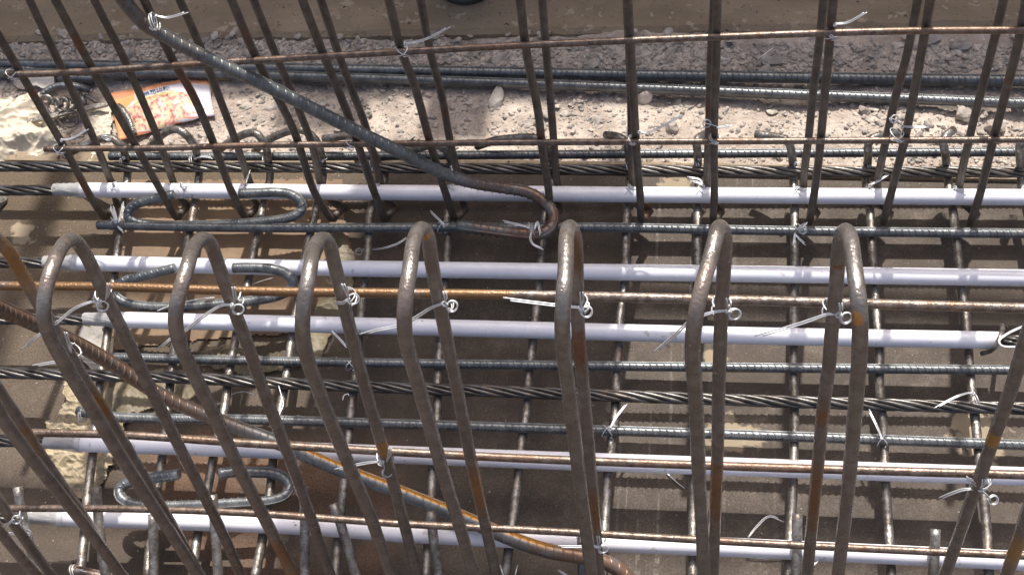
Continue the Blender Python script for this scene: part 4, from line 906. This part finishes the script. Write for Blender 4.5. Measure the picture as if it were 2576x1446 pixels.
ft((178, 880), [[(182, 900), (160, 908), (130, 912), (82, 921)]], 'wire tie with a hanging ring near the lower thick bar at left', (186, 913), (168, 836), (180, 895), y=('y', .592), ty=('y', .578))
ft((968, 1150), [[(962, 1160), (930, 1163), (890, 1170), (842, 1182)]], 'tie on the rod over the fourth pipe, with a short double tail', (974, 1188), (984, 1126), (972, 1160), y=('y', .565), ty=('y', .548))
ft((2470, 1210), [[(2464, 1230), (2430, 1230), (2395, 1240), (2363, 1254)], [(2464, 1228), (2445, 1210), (2430, 1200)]], 'tie on the right-hand inclined hairpin with twisted knot and looped tail', (2498, 1257), (2478, 1205), (2466, 1228), y=('y', .563), ty=('y', .545))
ft((1508, 1350), [[(1502, 1372), (1466, 1374), (1436, 1374), (1404, 1374)]], 'tie on the lowest rod with a clear round ring by the middle hairpin', (1517, 1380), (1507, 1348), (1503, 1372), y=('y', .548), ty=('y', .530))
tie((38, 1296), ('y', .548), 'V', [[(34, 1306), (22, 1316), (8, 1328)]], 'upper wire tie on the stub in the lower left corner', ring=(42, 1306), tdep=('y', .532), Rl=.011)
tie((66, 1340), ('y', .550), 'Y', [[(60, 1340), (40, 1342), (18, 1340)]], 'lower wire tie on the stub in the lower left corner', ring=(68, 1342), tdep=('y', .540), Rl=.009)
tie((1528, 1084), ('z', .064), 'M', [[(1535, 1076), (1548, 1052), (1577, 1014)]], 'wire tie on the near ribbed bar with a straight tail up right', tdep=('z', .085), Rl=.011)
tie((2218, 1108), ('z', .064), 'M', [[(2218, 1100), (2205, 1070), (2185, 1030)]], 'wire tie on the near ribbed bar with a straight tail up left', tdep=('z', .085), Rl=.011)
tie((2455, 1010), ('z', .066), 'X', [[(2448, 988), (2436, 988), (2400, 1000), (2350, 1028)]], 'wire tie on the near bare strand with a double tail, at right', tdep=('z', .085), Rl=.0105)
tie((882, 918), ('z', .064), 'M', [], 'small wire knot on the third ribbed bar below the pipe', Rl=.0095)
tie((205, 1046), ('z', .064), 'X', [], 'small bright wire loop near the rusty end of the near ribbed bar', Rl=.0085)
tie((186, 1436), ('z', .066), 'X', [[(196, 1432), (220, 1436)]], 'white wire wound round the rusty bar end at the bottom left', tdep=('z', .078), Rl=.0095)
tie((2512, 856), ('z', .07), 'X', [[(2640, 800), (2576, 820), (2530, 842), (2513, 858), (2520, 869), (2560, 872), (2640, 871)]], 'bright wire looped round the strand at the right end of the third pipe', tdep=('z', .090), Rl=.010, knot=False, bars=False)
def loose(pts, z, label, dbl=False):
    b = MB(); wire(b, [PZ(x, y, z) for x, y in pts], dbl); return tag(b.build('loose_wire', WIRE), label, 'wire', 'loose bits of tie wire')
loose([(834, 832), (852, 850), (873, 873)], .09, 'short double wire end just below the third white pipe', True)
loose([(701, 970), (708, 995), (713, 1017), (706, 1035), (699, 1051)], .085, 'bent bright wire between the near strand and the near ribbed bar', False)
loose([(862, 1006), (866, 993), (876, 990), (878, 996)], .08, 'tiny white hook of wire below the near strand')
loose([(556, 1030), (579, 995), (610, 985), (643, 992)], .02, 'thin arched wire on the dark plate below the near strand')
loose([(1882, 1351), (1905, 1322), (1935, 1298), (1972, 1310)], .03, 'bent double wire lying on the plate above the nearest pipe', True)
loose([(1876, 1400), (1920, 1404), (1974, 1403)], .004, 'fine wire lying on the plate at the bottom right')
loose([(631, 717), (660, 706), (686, 699)], .03, 'thin straight wire over the paper sack near the second tie bar')
loose([(500, 755), (560, 728), (590, 712)], .03, 'second thin straight wire over the paper sack, behind a hairpin')
loose([(395, 782), (430, 768), (500, 752), (540, 748)], .09, 'curved thin wire lying over the run of the second tie bar')
loose([(1676, 1188), (1700, 1210), (1722, 1228)], .003, 'short dark wire scratch-like bit on the sunlit plate')
loose([(1266, 1446), (1258, 1420)], .07, 'left prong of the wire tuft at the bottom edge'); loose([(1296, 1446), (1302, 1420)], .07, 'right prong of the wire tuft at the bottom edge')
loose([(2042, 1425), (2060, 1405)], .07, 'short bright wire end right of the stub at the bottom right', True)
loose([(1404, 1433), (1425, 1446), (1440, 1456)], .07, 'bright double wire end at the bottom edge near the middle', True)
loose([(1905, 150), (1935, 128), (1946, 120)], .02, 'wisp of wire on the rubble by the concrete edge')
bar('wire_hook', [PZ(2521, 818, .050), PZ(2522, 828, .075), PZ(2516, 848, .088), PZ(2507, 866, .086), PZ(2492, 882, .07), PZ(2470, 889, .055)], .0030, GREY, 'small dark hook of bar round the right end of the third white pipe', 'hook', n=10)
